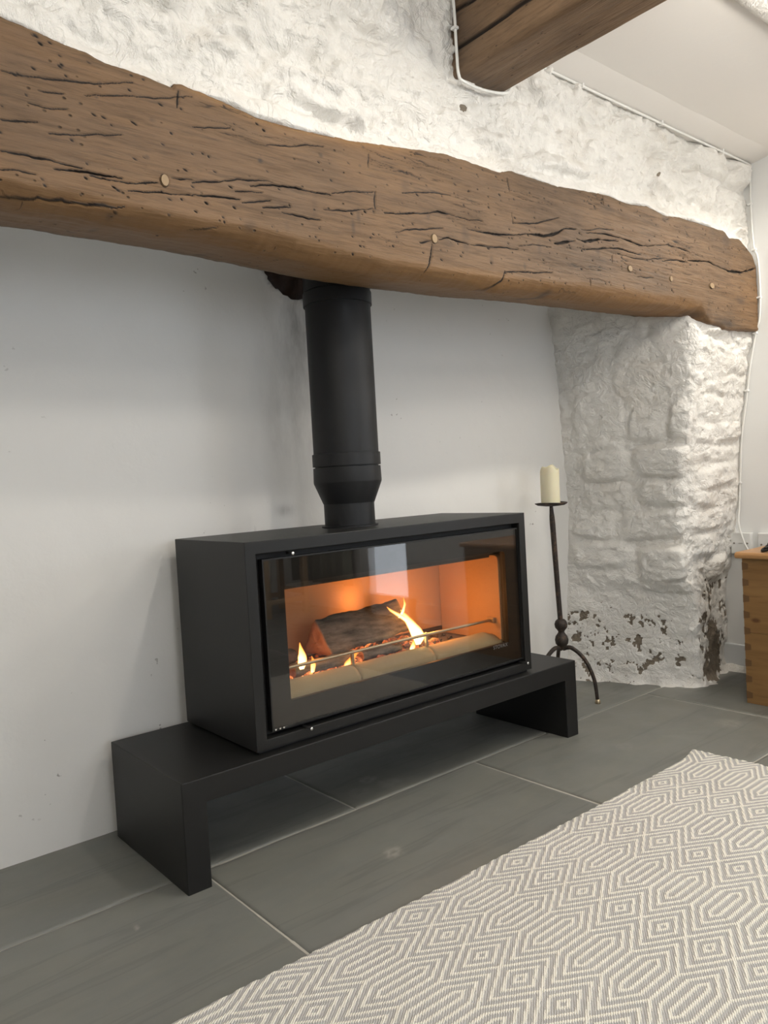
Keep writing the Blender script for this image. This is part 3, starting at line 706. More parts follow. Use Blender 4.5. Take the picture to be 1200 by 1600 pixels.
for (sx, sz, ax, az, w) in ST:
    q = ((Xb-sx)/ax)**2 + ((Zb_-sz)/az)**2
    stain = np.maximum(stain, min(w, 1)*0.8*np.exp(-q**1.5)*(0.75+0.5*fbm(Xb*40, Zb_*60, 14, 3)))
stain = np.clip(stain, 0, 1)*np.where(frontm+zone_b > 0, 1, 0)
edgew = np.exp(-((Zb_ - zt[:, None])/0.016)**2)*np.interp(Xb, [0.0, 0.06, 0.5, 0.62], [0, 0.75, 0.75, 0])
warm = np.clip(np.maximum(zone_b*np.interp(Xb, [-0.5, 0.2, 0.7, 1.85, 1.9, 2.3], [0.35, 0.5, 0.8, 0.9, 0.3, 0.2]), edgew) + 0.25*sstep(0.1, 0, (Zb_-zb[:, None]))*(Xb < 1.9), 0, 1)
relief = 0.0022*fbm(Xb*3, Zb_*22, 15, 4) + 0.0010*fbm(Xb*12, Zb_*90, 16, 3) + 0.004*fbm(Xb*1.2, Zb_*4, 17, 2)
fadeT = np.clip(frontm+zone_b, 0, 1)
PX[..., 1] += fadeT*(-relief + 0.008*crack**1.5) + fadeT*0.010*np.clip(1-np.hypot((Xb-1.87)/0.06, (Zb_-1.295)/0.03), 0, 1)
PX[..., 2] += 0.004*fbm(Xb*9, PX[..., 1]*30, 18, 3)*zone_b
# slight hump below the long crack on the right: the lower lip stands proud
lip = np.clip(1-np.abs(Xb-0.74)/0.22, 0, 1)*sstep(1.30, 1.285, Zb_)*frontm
PX[..., 1] -= 0.006*lip
# close the right-hand end
endc = PX[-1].mean(0); P = np.concatenate([PX, np.broadcast_to(PX[-1]*0.5+endc*0.5, (1, nt, 3)) * [1, 1, 1], np.broadcast_to(endc, (1, nt, 3))], 0)
P[-2:, :, 0] = 2.264
pad = lambda A: np.concatenate([A, A[-1:], A[-1:]], 0)
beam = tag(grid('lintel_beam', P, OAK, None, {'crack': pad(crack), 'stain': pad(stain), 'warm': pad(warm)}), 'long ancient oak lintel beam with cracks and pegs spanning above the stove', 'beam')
for (px_, pz_, r1, r2) in PEGS:
    i = int(np.argmin(np.abs(xs-px_))); col = PX[i]; j = int(np.argmin(np.abs(col[:, 2]-pz_) + 9*(frontm[i] < 1)))
    yf = float(col[j, 1])
    bm = bmesh.new(); bmesh.ops.create_cone(bm, cap_ends=True, segments=20, radius1=1, radius2=1, depth=0.03)
    for v in bm.verts: v.co = Vector((px_+v.co.x*r1, yf+0.0105+v.co.z*0.9+(-0.0 if v.co.z < 0 else 0), pz_+v.co.y*r2))
    bm_obj('peg', bm, PEG, beam)

# ---- ceiling beam running into the room
yb = np.linspace(-0.10, YR+0.02, 420)
prof = []
x0, x1, zb0, zt0 = 0.752, 0.912, 1.757, 1.97
pts = [(x0, zt0)] + [(x0, zt0-(zt0-zb0-0.018)*i/26) for i in range(1, 27)] + [(x0+0.02*(1-math.cos(a)), zb0+0.018*(1-math.sin(a))) for a in arc(6, 0.1, math.pi/2)] + [(x0+0.02+(x1-x0-0.03)*i/22, zb0) for i in range(1, 23)] + [(x1-0.010*(1-math.sin(a)), zb0+0.010*(1-math.cos(a))) for a in arc(4, 0.1, math.pi/2)] + [(x1, zb0+0.01+(zt0-zb0-0.01)*i/10) for i in range(1, 11)]
pts = np.array(pts); ny, npf = len(yb), len(pts)
PC = np.zeros((ny, npf, 3)); PC[..., 0] = pts[:, 0]; PC[..., 1] = yb[:, None]; PC[..., 2] = pts[:, 1]
per = np.cumsum(np.r_[0, np.hypot(*np.diff(pts, axis=0).T)])
U, Vv = np.meshgrid(yb, per, indexing='ij')
wob = 0.004*fbm(U*2.5, Vv*6, 81, 3) + 0.0015*fbm(U*9, Vv*50, 83, 3)
PC[..., 0] += wob*(Vv < 0.24) ; PC[..., 2] += wob*(Vv >= 0.2)*(Vv < 0.37) + 0.010*np.exp(-((U+0.10)/0.03)**2)*np.sin((PC[..., 0]-x0)*14)*(Vv > 0.2)*(Vv < 0.37)
cl = 0.150 + 0.010*fbm(U*3, U*0, 84, 3)
ck = np.clip(1.2-np.abs(Vv-cl)/0.0055, 0, 1)*sstep(-1.3, -0.5, U)
ck2 = np.clip(1.2-np.abs(Vv-0.07-0.012*fbm(U*4, U*0, 86, 3))/0.006, 0, 1)*sstep(-0.7, -0.3, U)*0.8
ckk = np.clip(np.maximum(ck, ck2), 0, 1); PC[..., 0] += 0.014*ckk*(Vv < 0.23)
stn = 0.6*np.exp(-((U+0.12)/0.05)**2)*(0.4+0.8*np.clip(fbm(U*16, Vv*22, 88, 4)+0.35, 0, 1)) + 0.35*np.clip(fbm(U*6, Vv*16, 89, 4), 0, 1)
tag(grid('ceiling_beam', PC, OAK2, None, {'crack': ckk, 'stain': np.clip(stn, 0, 1)}), 'square brown oak beam crossing the ceiling into the white chimney breast', 'beam')
# white-painted joist
ys = np.linspace(0.93, XR-0.005, 160); pf = np.array([(-0.578, ZC), (-0.580, ZC-0.014), (-0.590, ZC-0.027), (-0.61, ZC-0.032), (-0.64, ZC-0.032), (-0.655, ZC-0.025), (-0.66, ZC)])
P = np.zeros((160, len(pf), 3)); P[..., 0] = ys[:, None]; P[..., 1] = pf[:, 0] + 0.006*fbm(ys[:, None]*8, pf[None, :, 0]*20, 90, 3); P[..., 2] = pf[:, 1]
tag(grid('painted_joist', P, LIME, None, flip=True), 'white painted rough joist on the ceiling at the upper right corner', 'beam')

# ---- baseboard, glazed door, rear window
bb = struct(box('baseboard_right', XR-0.014, XR, -1.75, 0.035, 0.012, 0.103, m_plain('grey_white_gloss', (0.66, 0.68, 0.69), 0.4), None, 0.003))
def rough_strip():
    n = 60; ys = np.linspace(-1.7, 0.03, n); P = np.zeros((n, 4, 3)); hgt = 0.012+0.008*fbm(ys*30, ys*0, 4, 3)
    P[..., 1] = ys[:, None]; P[:, 0] = np.stack([0*ys+XR-0.012, ys, hgt+0.012], -1); P[:, 1] = np.stack([0*ys+XR-0.020, ys, hgt+0.006], -1); P[:, 2] = np.stack([0*ys+XR-0.026-0.006*fbm(ys*25, ys*0, 9, 2), ys, hgt*0.4], -1); P[:, 3] = np.stack([0*ys+XR-0.034-0.006*fbm(ys*25, ys*0, 9, 2), ys, 0*ys-0.003], -1)
    return grid('crumbled_edge', P, LIME, bb, None)
rough_strip()
DWH = m_plain('white_joinery', (0.78, 0.78, 0.77), 0.4)
bm = box_bm(XR+0.01, XR+0.06, -2.25, -2.18, 0.0, 1.78); box_bm(XR+0.01, XR+0.06, -1.83, -1.75, 0.0, 1.78, bm=bm); box_bm(XR+0.01, XR+0.06, -2.25, -1.75, 0.0, 0.12, bm=bm); box_bm(XR+0.01, XR+0.06, -2.25, -1.75, 1.70, 1.78, bm=bm)
door = struct(bm_obj('door_1', bm, DWH))
box('glazing_bar', XR+0.025, XR+0.05, -2.18, -1.83, 0.92, 0.95, DWH, door)
PANE = NT('window_pane'); _f = PANE.n('ShaderNodeFresnel', {'IOR': PANE.math('MULTIPLY_ADD', PANE.n('ShaderNodeNewGeometry').outputs['Backfacing'], 1/1.45-1.45, 1.45)}); _t = PANE.n('ShaderNodeBsdfTransparent'); _g = PANE.n('ShaderNodeBsdfGlossy', {'Roughness': 0.02}); _m = PANE.n('ShaderNodeMixShader', {0: _f, 1: _t, 2: _g}); PANE.t.links.new(_m.outputs[0], PANE.out.inputs[0])
box('pane', XR+0.036, XR+0.040, -2.19, -1.82, 0.11, 1.71, PANE.m, door)
bm = box_bm(-0.6, -0.54, YR-0.07, YR-0.01, 0.68, 1.62); box_bm(0.94, 1.0, YR-0.07, YR-0.01, 0.68, 1.62, bm=bm); box_bm(-0.6, 1.0, YR-0.07, YR-0.01, 0.68, 0.74, bm=bm); box_bm(-0.6, 1.0, YR-0.07, YR-0.01, 1.56, 1.62, bm=bm); box_bm(0.18, 0.22, YR-0.06, YR-0.02, 0.7, 1.6, bm=bm)
win = struct(bm_obj('window_1', bm, DWH))
box('pane', -0.56, 0.96, YR-0.042, YR-0.038, 0.72, 1.58, PANE.m, win)

# ================================================================== STOVE BENCH
BW, BD, BH, BT = 1.28, 0.378, 0.2276, 0.0525
prism('stove_bench', [(0, 0), (BT, 0), (BT, BH-BT), (BW-BT, BH-BT), (BW-BT, 0), (BW, 0), (BW, BH), (0, BH)], 'y', 0.0, BD, STEEL, None, 0.0022)
bench = bpy.data.objects['stove_bench']
tag(bench, 'long low black steel bench carrying the wood stove', 'bench')

# ================================================================== WOOD STOVE
S0, S1, D0, D1, Z0, Z1 = 0.1866, 1.103, 0.0219, 0.3636, BH, 0.6888
SZ0 = Z0+0.006
stove = empty('wood_stove', ((S0+S1)/2, (D0+D1)/2, Z0), 'wide black steel wood stove with a large glass front and fire burning inside', 'stove')
OX0, OX1, OZ0, OZ1 = 0.2135, 1.077, 0.2565, 0.6605
bm = bmesh.new()
def V(x, y, z): return bm.verts.new((x, y, z))
of = [V(S0, D0, SZ0), V(S1, D0, SZ0), V(S1, D0, Z1), V(S0, D0, Z1)]
ob = [V(S0, D1, SZ0), V(S1, D1, SZ0), V(S1, D1, Z1), V(S0, D1, Z1)]
hf = [V(OX0, D0, OZ0), V(OX1, D0, OZ0), V(OX1, D0, OZ1), V(OX0, D0, OZ1)]
hb = [V(OX0, D0+0.040, OZ0), V(OX1, D0+0.040, OZ0), V(OX1, D0+0.040, OZ1), V(OX0, D0+0.040, OZ1)]
for i in range(4):
    j = (i+1) % 4
    bm.faces.new([of[i], of[j], ob[j], ob[i]]); bm.faces.new([of[i], hf[i], hf[j], of[j]]); bm.faces.new([hf[i], hb[i], hb[j], hf[j]])
bm.faces.new(ob)
bmesh.ops.recalc_face_normals(bm, faces=bm.faces)
ed = [e for e in bm.edges if e.verts[0] in of+ob+hf and e.verts[1] in of+ob+hf and len(e.link_faces) == 2 and e.calc_face_angle(0) > 0.5]
bmesh.ops.bevel(bm, geom=ed, offset=0.0016, segments=2, affect='EDGES', profile=0.5)
parts = [bm_obj('casing', bm, STEEL)]
parts.append(box('plinth', S0+0.010, S1-0.010, D0+0.010, D1-0.01, Z0, SZ0+0.002, BLACK))
def ring_bm(ax0, ax1, az0, az1, bx0, bx1, bz0, bz1, y0, y1, rr=0.0):
    """flat frame with a hole (optionally rounded upper corners)"""
    bm = bmesh.new()
    inner = [(bx0, bz0), (bx1, bz0)]
    if rr:
        inner += [(bx1-rr+rr*math.cos(a), bz1-rr+rr*math.sin(a)) for a in arc(6, 0, math.pi/2)]
        inner += [(bx0+rr-rr*math.sin(a), bz1-rr+rr*math.cos(a)) for a in arc(6, 0, math.pi/2)]
    else: inner += [(bx1, bz1), (bx0, bz1)]
    outer = []
    for (x, z) in inner:
        cx, cz = (bx0+bx1)/2, (bz0+bz1)/2
        if rr and z > bz1-rr-1e-6: outer.append((ax1 if x > cx else ax0, az1) if abs(z-(bz1-rr)) > 1e-6 else (ax1 if x > cx else ax0, z))
        else: outer.append((ax1 if x > cx else ax0, az1 if z > cz else az0))
    if rr:
        k = len(inner); outer = []
        for (x, z) in inner:
            if z <= bz0+1e-6: outer.append((ax1 if x > cx else ax0, az0))
            elif x > bx1-rr-1e-6 or x < bx0+rr+1e-6:
                right = x > cx; t = math.atan2(z-(bz1-rr), (x-(bx1-rr)) if right else ((bx0+rr)-x))
                if t < math.pi/4: f = max(0, t/(math.pi/4)); outer.append((ax1 if right else ax0, (bz1-rr)+(az1-bz1+rr)*f))
                else:
                    f = min(1, (t-math.pi/4)/(math.pi/4)); xe = ax1 if right else ax0; xi = (bx1-rr) if right else (bx0+rr); outer.append((xe+(xi-xe)*f, az1))
    k = len(inner)
    vi = [[bm.verts.new((x, y, z)) for (x, z) in inner] for y in (y0, y1)]; vo = [[bm.verts.new((x, y, z)) for (x, z) in outer] for y in (y0, y1)]
    for i in range(k):
        j = (i+1) % k
        for A, B in ((vi[0], vo[0]), (vo[1], vi[1]), (vi[1], vi[0]), (vo[0], vo[1])):
            try: bm.faces.new([A[i], A[j], B[j], B[i]])
            except ValueError: pass
    return bm
CX0, CX1, CZ0, CZ1 = 0.2915, 1.0165, 0.326, 0.586          # clear part of the glass
GX0, GX1, GZ0, GZ1 = 0.2335, 1.0755, 0.2685, 0.6455        # whole door glass
parts.append(bm_obj('door_frame', ring_bm(GX0, GX1, GZ0, GZ1, CX0-0.004, CX1+0.008, CZ0-0.002, CZ1, D0+0.0125, D0+0.022, 0.014), GLOSSBLACK))
gl = box('door_glass', GX0, GX1, D0+0.008, D0+0.012, GZ0, GZ1, GLASS); gl['label'] = 'wide clear heat-proof glass of the stove door'
parts.append(gl)
# metal edge of the door round the pane
parts.append(bm_obj('door_edge', ring_bm(GX0-0.0015, GX1+0.0015, GZ0-0.0015, GZ1+0.0015, GX0+0.002, GX1-0.002, GZ0+0.002, GZ1-0.002, D0+0.0075, D0+0.024), STEEL))
parts.append(bm_obj('seal_frame', ring_bm(OX0+0.001, OX1-0.001, OZ0+0.001, OZ1-0.001, CX0-0.018, CX1+0.018, CZ0-0.012, CZ1+0.010, D0+0.028, D0+0.040), BLACK))
# three steel pins and three clips of the door
for (x, z, l) in [(0.302, 0.6545, 0.024), (0.3155, 0.2590, 0.036), (1.0625, 0.2605, 0.036)]:
    bm = bmesh.new(); bmesh.ops.create_cone(bm, cap_ends=True, segments=16, radius1=0.0036, radius2=0.0036, depth=l)
    bmesh.ops.bevel(bm, geom=[e for e in bm.edges if all(abs(abs(v.co.z)-l/2) < 1e-6 for v in e.verts)], offset=0.001, segments=2, affect='EDGES')
    for v in bm.verts: v.co = Vector((x+v.co.x, D0+0.016-l/2-v.co.z, z+v.co.y))
    pin = bm_obj('door_pin', bm, BLACK, None, True); parts.append(pin)
    bm = bmesh.new(); bmesh.ops.create_uvsphere(bm, u_segments=14, v_segments=8, radius=0.0041)
    for v in bm.verts: v.co = Vector((x+v.co.x, D0+0.016-l-v.co.y*0.5-0.001, z+v.co.z))
    tipo = bm_obj('pin_tip', bm, CHROME, pin, True); tipo['label'] = 'bright steel tip'
for x in (0.2395, 0.2505, 0.2605):
    parts.append(box('glass_clip', x-0.0022, x+0.0022, D0+0.005, D0+0.010, 0.2685, 0.2725, CHROME, None, 0.0006))
# flue collar on top
PXC, PYC = 0.600, 0.190
parts.append(lathe('flue_collar', [(0.02, Z1-0.002), (0.0745, Z1-0.002), (0.0745, Z1+0.004), (0.0715, Z1+0.005), (0.02, Z1+0.005)], PXC, PYC, STEEL_D, n=56, sharp=40))
# firebox
FX0, FX1, FY1, FZ0, FZ1 = 0.270, 1.030, 0.318, 0.318, 0.575
parts.append(box('firebox_floor', FX0-0.01, FX1+0.01, 0.064, FY1+0.02, FZ0-0.03, FZ0, m_plain('ash_grey_floor', (0.16, 0.14, 0.12), 0.95, bumpscale=120)))
for x0, x1 in ((FX0-0.01, FX1+0.01),):
    parts.append(box('back_panel', x0, x1, FY1, FY1+0.022, FZ0+0.022, FZ1+0.02, BRICKM, None, 0.002))
parts.append(box('back_rail', FX0-0.01, FX1+0.01, FY1-0.004, FY1+0.02, FZ0, FZ0+0.022, m_plain('dark_cast_iron', (0.05, 0.035, 0.028), 0.7)))
def side_panel(x0, x1):
    rr = 0.014; y0, y1, z0, z1 = 0.068, FY1-0.003, FZ0+0.002, FZ1-0.004
    poly = [(y0, z0), (y1, z0), (y1, z1)] + [(y0+rr-rr*math.sin(a), z1-rr+rr*math.cos(a)) for a in arc(6, 0, math.pi/2)]
    return prism('side_panel', poly, 'x', x0, x1, BRICKM, None, 0.002)
parts += [side_panel(FX0-0.022, FX0), side_panel(FX1, FX1+0.022)]
parts.append(box('baffle', FX0-0.02, FX1+0.02, 0.10, FY1+0.02, FZ1-0.012, FZ1+0.008, m_plain('sooty_baffle', (0.035, 0.025, 0.02), 0.8, bumpscale=90), None, 0.003))
parts.append(box('firebox_hood', FX0-0.02, FX1+0.02, 0.064, FY1+0.02, FZ1+0.03, FZ1+0.05, BLACK))
# front curb in three cast pieces with a rounded top sloping to the glass
def curb(x0, x1, seed):
    prof = [(0.0655, FZ0), (0.0655, 0.3275), (0.070, 0.333), (0.080, 0.342), (0.092, 0.3485), (0.104, 0.351), (0.113, 0.3475), (0.118, 0.340), (0.120, FZ0)]
    n = 26; xs = np.linspace(x0, x1, n); P = np.zeros((n+2, len(prof), 3)); pr = np.array(prof)
    P[1:-1, :, 0] = xs[:, None] + 0.004*fbm(pr[None, :, 0]*60+seed, np.full((1, len(prof)), seed*1.0), seed, 2)*0.8; P[:, :, 1] = pr[:, 0]; P[:, :, 2] = pr[:, 1]
    P[1:-1, 2:-1, 2] += 0.0012*fbm(xs[:, None]*30, pr[None, 2:-1, 0]*40, seed, 3)
    if seed == 3:
        f = sstep(0.985, 1.03, xs)[:, None]; P[1:-1, 2:-1, 2] -= f*0.012
    P[0] = P[1].mean(0); P[-1] = P[-2].mean(0)
    return grid('curb', P, CURBM, None, smooth=True)
parts += [curb(FX0, 0.5135, 1), curb(0.5160, 0.7655, 2), curb(0.7680, FX1-0.001, 3)]
bar = tube('log_bar', [(FX0+0.012, 0.098, 0.3800), (0.65, 0.098, 0.3825), (FX1-0.013, 0.098, 0.3815)], 0.0040, RODM, n=12); parts.append(bar); bar['label'] = 'heat-stained steel bar in front of the logs'
for x in (0.5140, 0.7660):
    bm = box_bm(x-0.0035, x+0.0035, 0.0955, 0.1045, 0.347, 0.388, 0.0015); parts.append(bm_obj('bar_post', bm, RODM))
for x, s in ((FX0+0.006, 1), (FX1-0.006, -1)):
    parts.append(box('bar_bracket', x-0.006, x+0.006, 0.085, 0.112, 0.374, 0.389, RODM, None, 0.002))
# wordmark on the lower right of the glass
cu = bpy.data.curves.new('wordmark', 'FONT'); cu.body = 'STOVAX'; cu.size = 0.0150; cu.align_x = 'CENTER'; cu.align_y = 'CENTER'; cu.extrude = 0.0001; cu.space_character = 1.05
to = bpy.data.objects.new('tmp_text', cu); COL.objects.link(to)
bpy.context.view_layer.update()
me = bpy.data.meshes.new_from_object(to.evaluated_get(bpy.context.evaluated_depsgraph_get())); bpy.data.objects.remove(to)
me.transform(Matrix.Translation((0.982, D0+0.0076, 0.3205)) @ Matrix.Rotation(math.radians(90), 4, 'X'))
parts.append(link('wordmark', me, m_plain('grey_print', (0.16, 0.155, 0.15), 0.5))); parts[-1]['label'] = 'small grey maker wordmark on the glass'
adopt(stove, *parts)

# ---- fire: logs, embers, flames
def log(name, p0, p1, r0, r1, seed, label, flat=0.0, wedge=0.0):
    p0, p1 = Vector(p0), Vector(p1); d = (p1-p0); L = d.length; d.normalize()
    side = d.cross(Vector((0, 0, 1))).normalized(); up = side.cross(d)
    n, m = 34, 36
    ts = [0, 0, 0.35] ; rows = []; ends = []
    prof = [(0.0, 0.02), (0.0, 0.55), (0.002, 0.93), (0.02, 1.0)] + [(t, 1.0) for t in np.linspace(0.05, 0.95, n)] + [(0.98, 0.98), (0.998, 0.9), (1.0, 0.5), (1.0, 0.02)]
    for i, (t, k) in enumerate(prof):
        row = []
        for j in range(m):
            a = 2*math.pi*j/m
            rr = (r0*(1-t)+r1*t)*(1+0.10*float(fbm(np.array(t*3.0+seed), np.array(a*1.3), seed, 3)))
            cx, cz = math.cos(a), math.sin(a)
            w = 1.0
            if wedge: w = 1.0/max(0.62, abs(math.cos(((a+wedge) % (2*math.pi/3))-math.pi/3))*1.15)*0.72
            q = p0 + d*(L*t + 0.006*float(fbm(np.array(cx*2.0+seed), np.array(cz*2.0), seed, 2))*(1 if t in (0.0, 1.0) else 0)) + side*(rr*k*w*cx) + up*(rr*k*w*cz*(1-flat))
            row.append(tuple(q))
        rows.append(row); ends.append([1.0 if t <= 0.002 else (0.55 if t >= 0.998 else 0.0)]*m)
    P = np.array(rows)
    P[4:-4] += 0.0035*np.stack([fbm(P[4:-4, :, 0]*45, P[4:-4, :, 2]*45, seed+4, 3)]*3, -1)
    o = grid(name, P, LOGM, None, {'end': np.array(ends)}, wrap=True, flip=True)
    return tag(o, label, 'log')
log('fire_log', (0.480, 0.208, 0.397), (0.800, 0.250, 0.408), 0.056, 0.054, 3, 'largest burning log lying across the fire, cut end glowing orange', 0.12, 0.5)
log('fire_log', (0.300, 0.270, 0.355), (0.455, 0.280, 0.357), 0.030, 0.026, 8, 'charred log behind the left of the largest log', 0.15)
log('fire_log', (0.365, 0.150, 0.356), (0.545, 0.146, 0.359), 0.019, 0.017, 11, 'thin blackened branch low at the front left of the fire', 0.1)
log('fire_log', (0.575, 0.150, 0.352), (0.720, 0.158, 0.350), 0.016, 0.013, 15, 'thin grey branch in front of the largest log', 0.1)
# ember bed: loose glowing chunks and ash
er = random.Random(5); bm = bmesh.new(); hotl = bm.verts.layers.float.new('hot')
for k in range(330):
    x = er.uniform(FX0+0.02, 0.885) if k < 290 else er.uniform(0.86, FX1-0.02)
    y = er.uniform(0.126, FY1-0.02)
    hot = 0.15
    for hx_, hy_, s_, w_ in [(0.40, 0.16, 0.07, 0.9), (0.53, 0.135, 0.035, 1.2), (0.815, 0.19, 0.045, 1.1), (0.34, 0.14, 0.05, 1.0), (0.46, 0.14, 0.04, 0.8), (0.70, 0.27, 0.08, 0.7)]:
        hot = max(hot, w_*math.exp(-(((x-hx_)**2+(y-hy_)**2*0.7)/s_**2)))
    if x > 0.88: hot = 0.0
    r = er.uniform(0.006, 0.015)*(1.0 if x < 0.86 else 0.6)
    m4 = Matrix.Translation((x, y, FZ0+r*0.6+er.uniform(0, 0.016)*(x < 0.86))) @ Matrix.Rotation(er.uniform(0, 6.3), 4, Vector((er.uniform(-1, 1), er.uniform(-1, 1), er.uniform(-1, 1))).normalized()) @ Matrix.Diagonal((r*er.uniform(1, 1.9), r, r*er.uniform(.6, 1), 1))
    rr = bmesh.ops.create_icosphere(bm, subdivisions=1, radius=1, matrix=m4)
    for v in rr['verts']:
        v.co += Vector((er.uniform(-1, 1), er.uniform(-1, 1), er.uniform(-1, 1)))*r*0.22; v[hotl] = hot*er.uniform(.7, 1.15)
emb = tag(bm_obj('ember_bed', bm, EMBER), 'bed of glowing embers and grey ash on the stove floor', 'embers'); emb['kind'] = 'stuff'
def flame(heat0, pts, seed, label):
    """tapering tongue through pts = [(x, y, z, radius)...]"""
    P = np.array(pts, float); k = len(P); t = np.linspace(0, 1, k); tt = np.linspace(0, 1, 26)
    C3 = np.stack([np.interp(tt, t, P[:, i]) for i in range(4)], -1)
    for _ in range(3): C3[1:-1] = 0.25*C3[:-2]+0.5*C3[1:-1]+0.25*C3[2:]
    a = np.linspace(0, 2*np.pi, 18, endpoint=False); r = C3[:, 3][:, None]*(1+0.18*fbm(tt[:, None]*4+seed, a[None, :]*1.2, seed, 2))
    Q = np.stack([C3[:, 0][:, None]+r*np.cos(a), C3[:, 1][:, None]+0.6*r*np.sin(a), C3[:, 2][:, None]+0*r], -1)
    heat = heat0*np.repeat((1.15-0.75*tt)[:, None], 18, 1)
    return tag(grid('flame', Q, FLAME, None, {'burn': heat}, wrap=True, flip=True), label, 'flame')
flame(0.8, [(0.372, 0.113, 0.366, 0.006), (0.373, 0.113, 0.380, 0.013), (0.375, 0.113, 0.396, 0.012), (0.372, 0.113, 0.412, 0.006), (0.370, 0.113, 0.430, 0.0008)], 2, 'small teardrop flame at the far left of the fire')
flame(0.55, [(0.402, 0.113, 0.352, 0.005), (0.404, 0.113, 0.366, 0.008), (0.406, 0.113, 0.378, 0.005), (0.402, 0.113, 0.392, 0.0008)], 4, 'tiny flame low beside the cut end of the largest log')
flame(0.5, [(0.505, 0.113, 0.345, 0.010), (0.514, 0.113, 0.356, 0.015), (0.528, 0.113, 0.368, 0.009), (0.552, 0.113, 0.384, 0.001)], 6, 'flame licking up from the embers below the largest log')
flame(1, [(0.748, 0.113, 0.358, 0.008), (0.752, 0.113, 0.372, 0.017), (0.744, 0.113, 0.393, 0.022), (0.728, 0.113, 0.415, 0.017), (0.708, 0.113, 0.440, 0.010), (0.692, 0.113, 0.460, 0.001)], 8, 'tall bright flame at the right end of the largest log')
flame(0.85, [(0.738, 0.113, 0.400, 0.007), (0.712, 0.113, 0.428, 0.010), (0.684, 0.113, 0.447, 0.010), (0.660, 0.113, 0.462, 0.006), (0.645, 0.113, 0.475, 0.0008)], 10, 'slanting flame along the top of the largest log')
flame(0.7, [(0.688, 0.113, 0.440, 0.006), (0.700, 0.113, 0.456, 0.005), (0.708, 0.113, 0.472, 0.004), (0.704, 0.113, 0.492, 0.0006)], 12, 'thin forked flame tip rising above the slanting flame')
flame(0.7, [(0.722, 0.113, 0.342, 0.005), (0.726, 0.113, 0.352, 0.009), (0.730, 0.113, 0.362, 0.006), (0.732, 0.113, 0.374, 0.0008)], 14, 'short flame at the foot of the tall bright flame')
FIRE = (1.0, 0.36, 0.075)
lamp('fire_light', 'POINT', (0.84, 0.165, 0.43), 1.9, FIRE, 0.03)
lamp('fire_light', 'POINT', (0.43, 0.13, 0.41), 0.16, FIRE, 0.02)
lamp('fire_light', 'POINT', (0.68, 0.27, 0.47), 0.45, FIRE, 0.03)
lamp('fire_light', 'POINT', (0.545, 0.115, 0.372), 0.06, FIRE, 0.01)

# ================================================================== FLUE PIPE
flue = empty('flue_pipe', (PXC, PYC, Z1+0.005), 'black twin-wall flue pipe rising from the stove top behind the beam', 'flue')
R1, R2 = 0.0665, 0.0855
fp = [lathe('pipe_stub', [(0.02, Z1+0.004), (R1, Z1+0.004), (R1, 0.752), (0.02, 0.752)], PXC, PYC, STEEL_D, n=64, sharp=40),
      lathe('reducer', [(0.02, 0.7505), (R1+0.0012, 0.7505), (R1+0.002, 0.753), (R2+0.0035, 0.804), (R2+0.0040, 0.808), (R2+0.0030, 0.8445), (0.02, 0.8445)], PXC, PYC, STEEL_D, n=64, sharp=25),
      lathe('locking_band', [(0.02, 0.8450), (R2-0.002, 0.8450), (R2-0.002, 0.8475), (R2+0.0040, 0.8480), (R2+0.0040, 0.8800), (R2+0.0005, 0.8812), (0.02, 0.8812)], PXC, PYC, STEEL_D, n=64, sharp=25),
      lathe('pipe_section', [(0.02, 0.8810), (R2, 0.8810), (R2, 1.262), (0.02, 1.262)], PXC, PYC, STEEL_D, n=64, sharp=40),
      lathe('locking_band', [(0.02, 1.2615), (R2-0.002, 1.2615), (R2+0.0040, 1.2625), (R2+0.0040, 1.2945), (R2-0.002, 1.2955), (R2-0.002, 1.298), (0.02, 1.298)], PXC, PYC, STEEL_D, n=64, sharp=25),
      lathe('pipe_section', [(0.02, 1.2978), (R2+0.0015, 1.2978), (R2+0.0015, 1.658), (0.02, 1.658)], PXC, PYC, STEEL_D, n=64, sharp=40)]
adopt(flue, *fp)

# ================================================================== CANDLE STAND AND CANDLE
CX, CY = 1.524, 0.250
stand = empty('candle_stand', (CX, CY, 0), 'tall wrought iron candle stand on three legs between stove and white stone pier', 'candle stand')
cp = [lathe('drip_dish', [(0.002, 0.6830), (0.020, 0.6830), (0.045, 0.6870), (0.0545, 0.6925), (0.0560, 0.6955), (0.0540, 0.6955), (0.044, 0.6905), (0.020, 0.6868), (0.002, 0.6868)], CX-0.004, CY, IRON, n=40,
            wob=lambda r, z, th: (r*(1+0.02*np.sin(3*th)), z+0.0015*np.sin(2*th+1)*(r > 0.04))),
      tube('stem', [(CX-0.005, CY, 0.684), (CX-0.004, CY, 0.66), (CX-0.002, CY, 0.62), (CX+0.006, CY, 0.46), (CX+0.013, CY, 0.33), (CX+0.017, CY, 0.265)], [0.0058, 0.0075, 0.0098, 0.0092, 0.0088, 0.0088], IRON, n=8)]
kx = CX+0.018
cp.append(lathe('knop', [(0.002, 0.286), (0.013, 0.285), (0.019, 0.279), (0.0225, 0.268), (0.0205, 0.256), (0.0125, 0.246), (0.0105, 0.241), (0.0135, 0.235), (0.0205, 0.226), (0.0235, 0.213), (0.0215, 0.200), (0.014, 0.190), (0.0115, 0.178), (0.002, 0.176)], kx, CY, IRON, n=32))
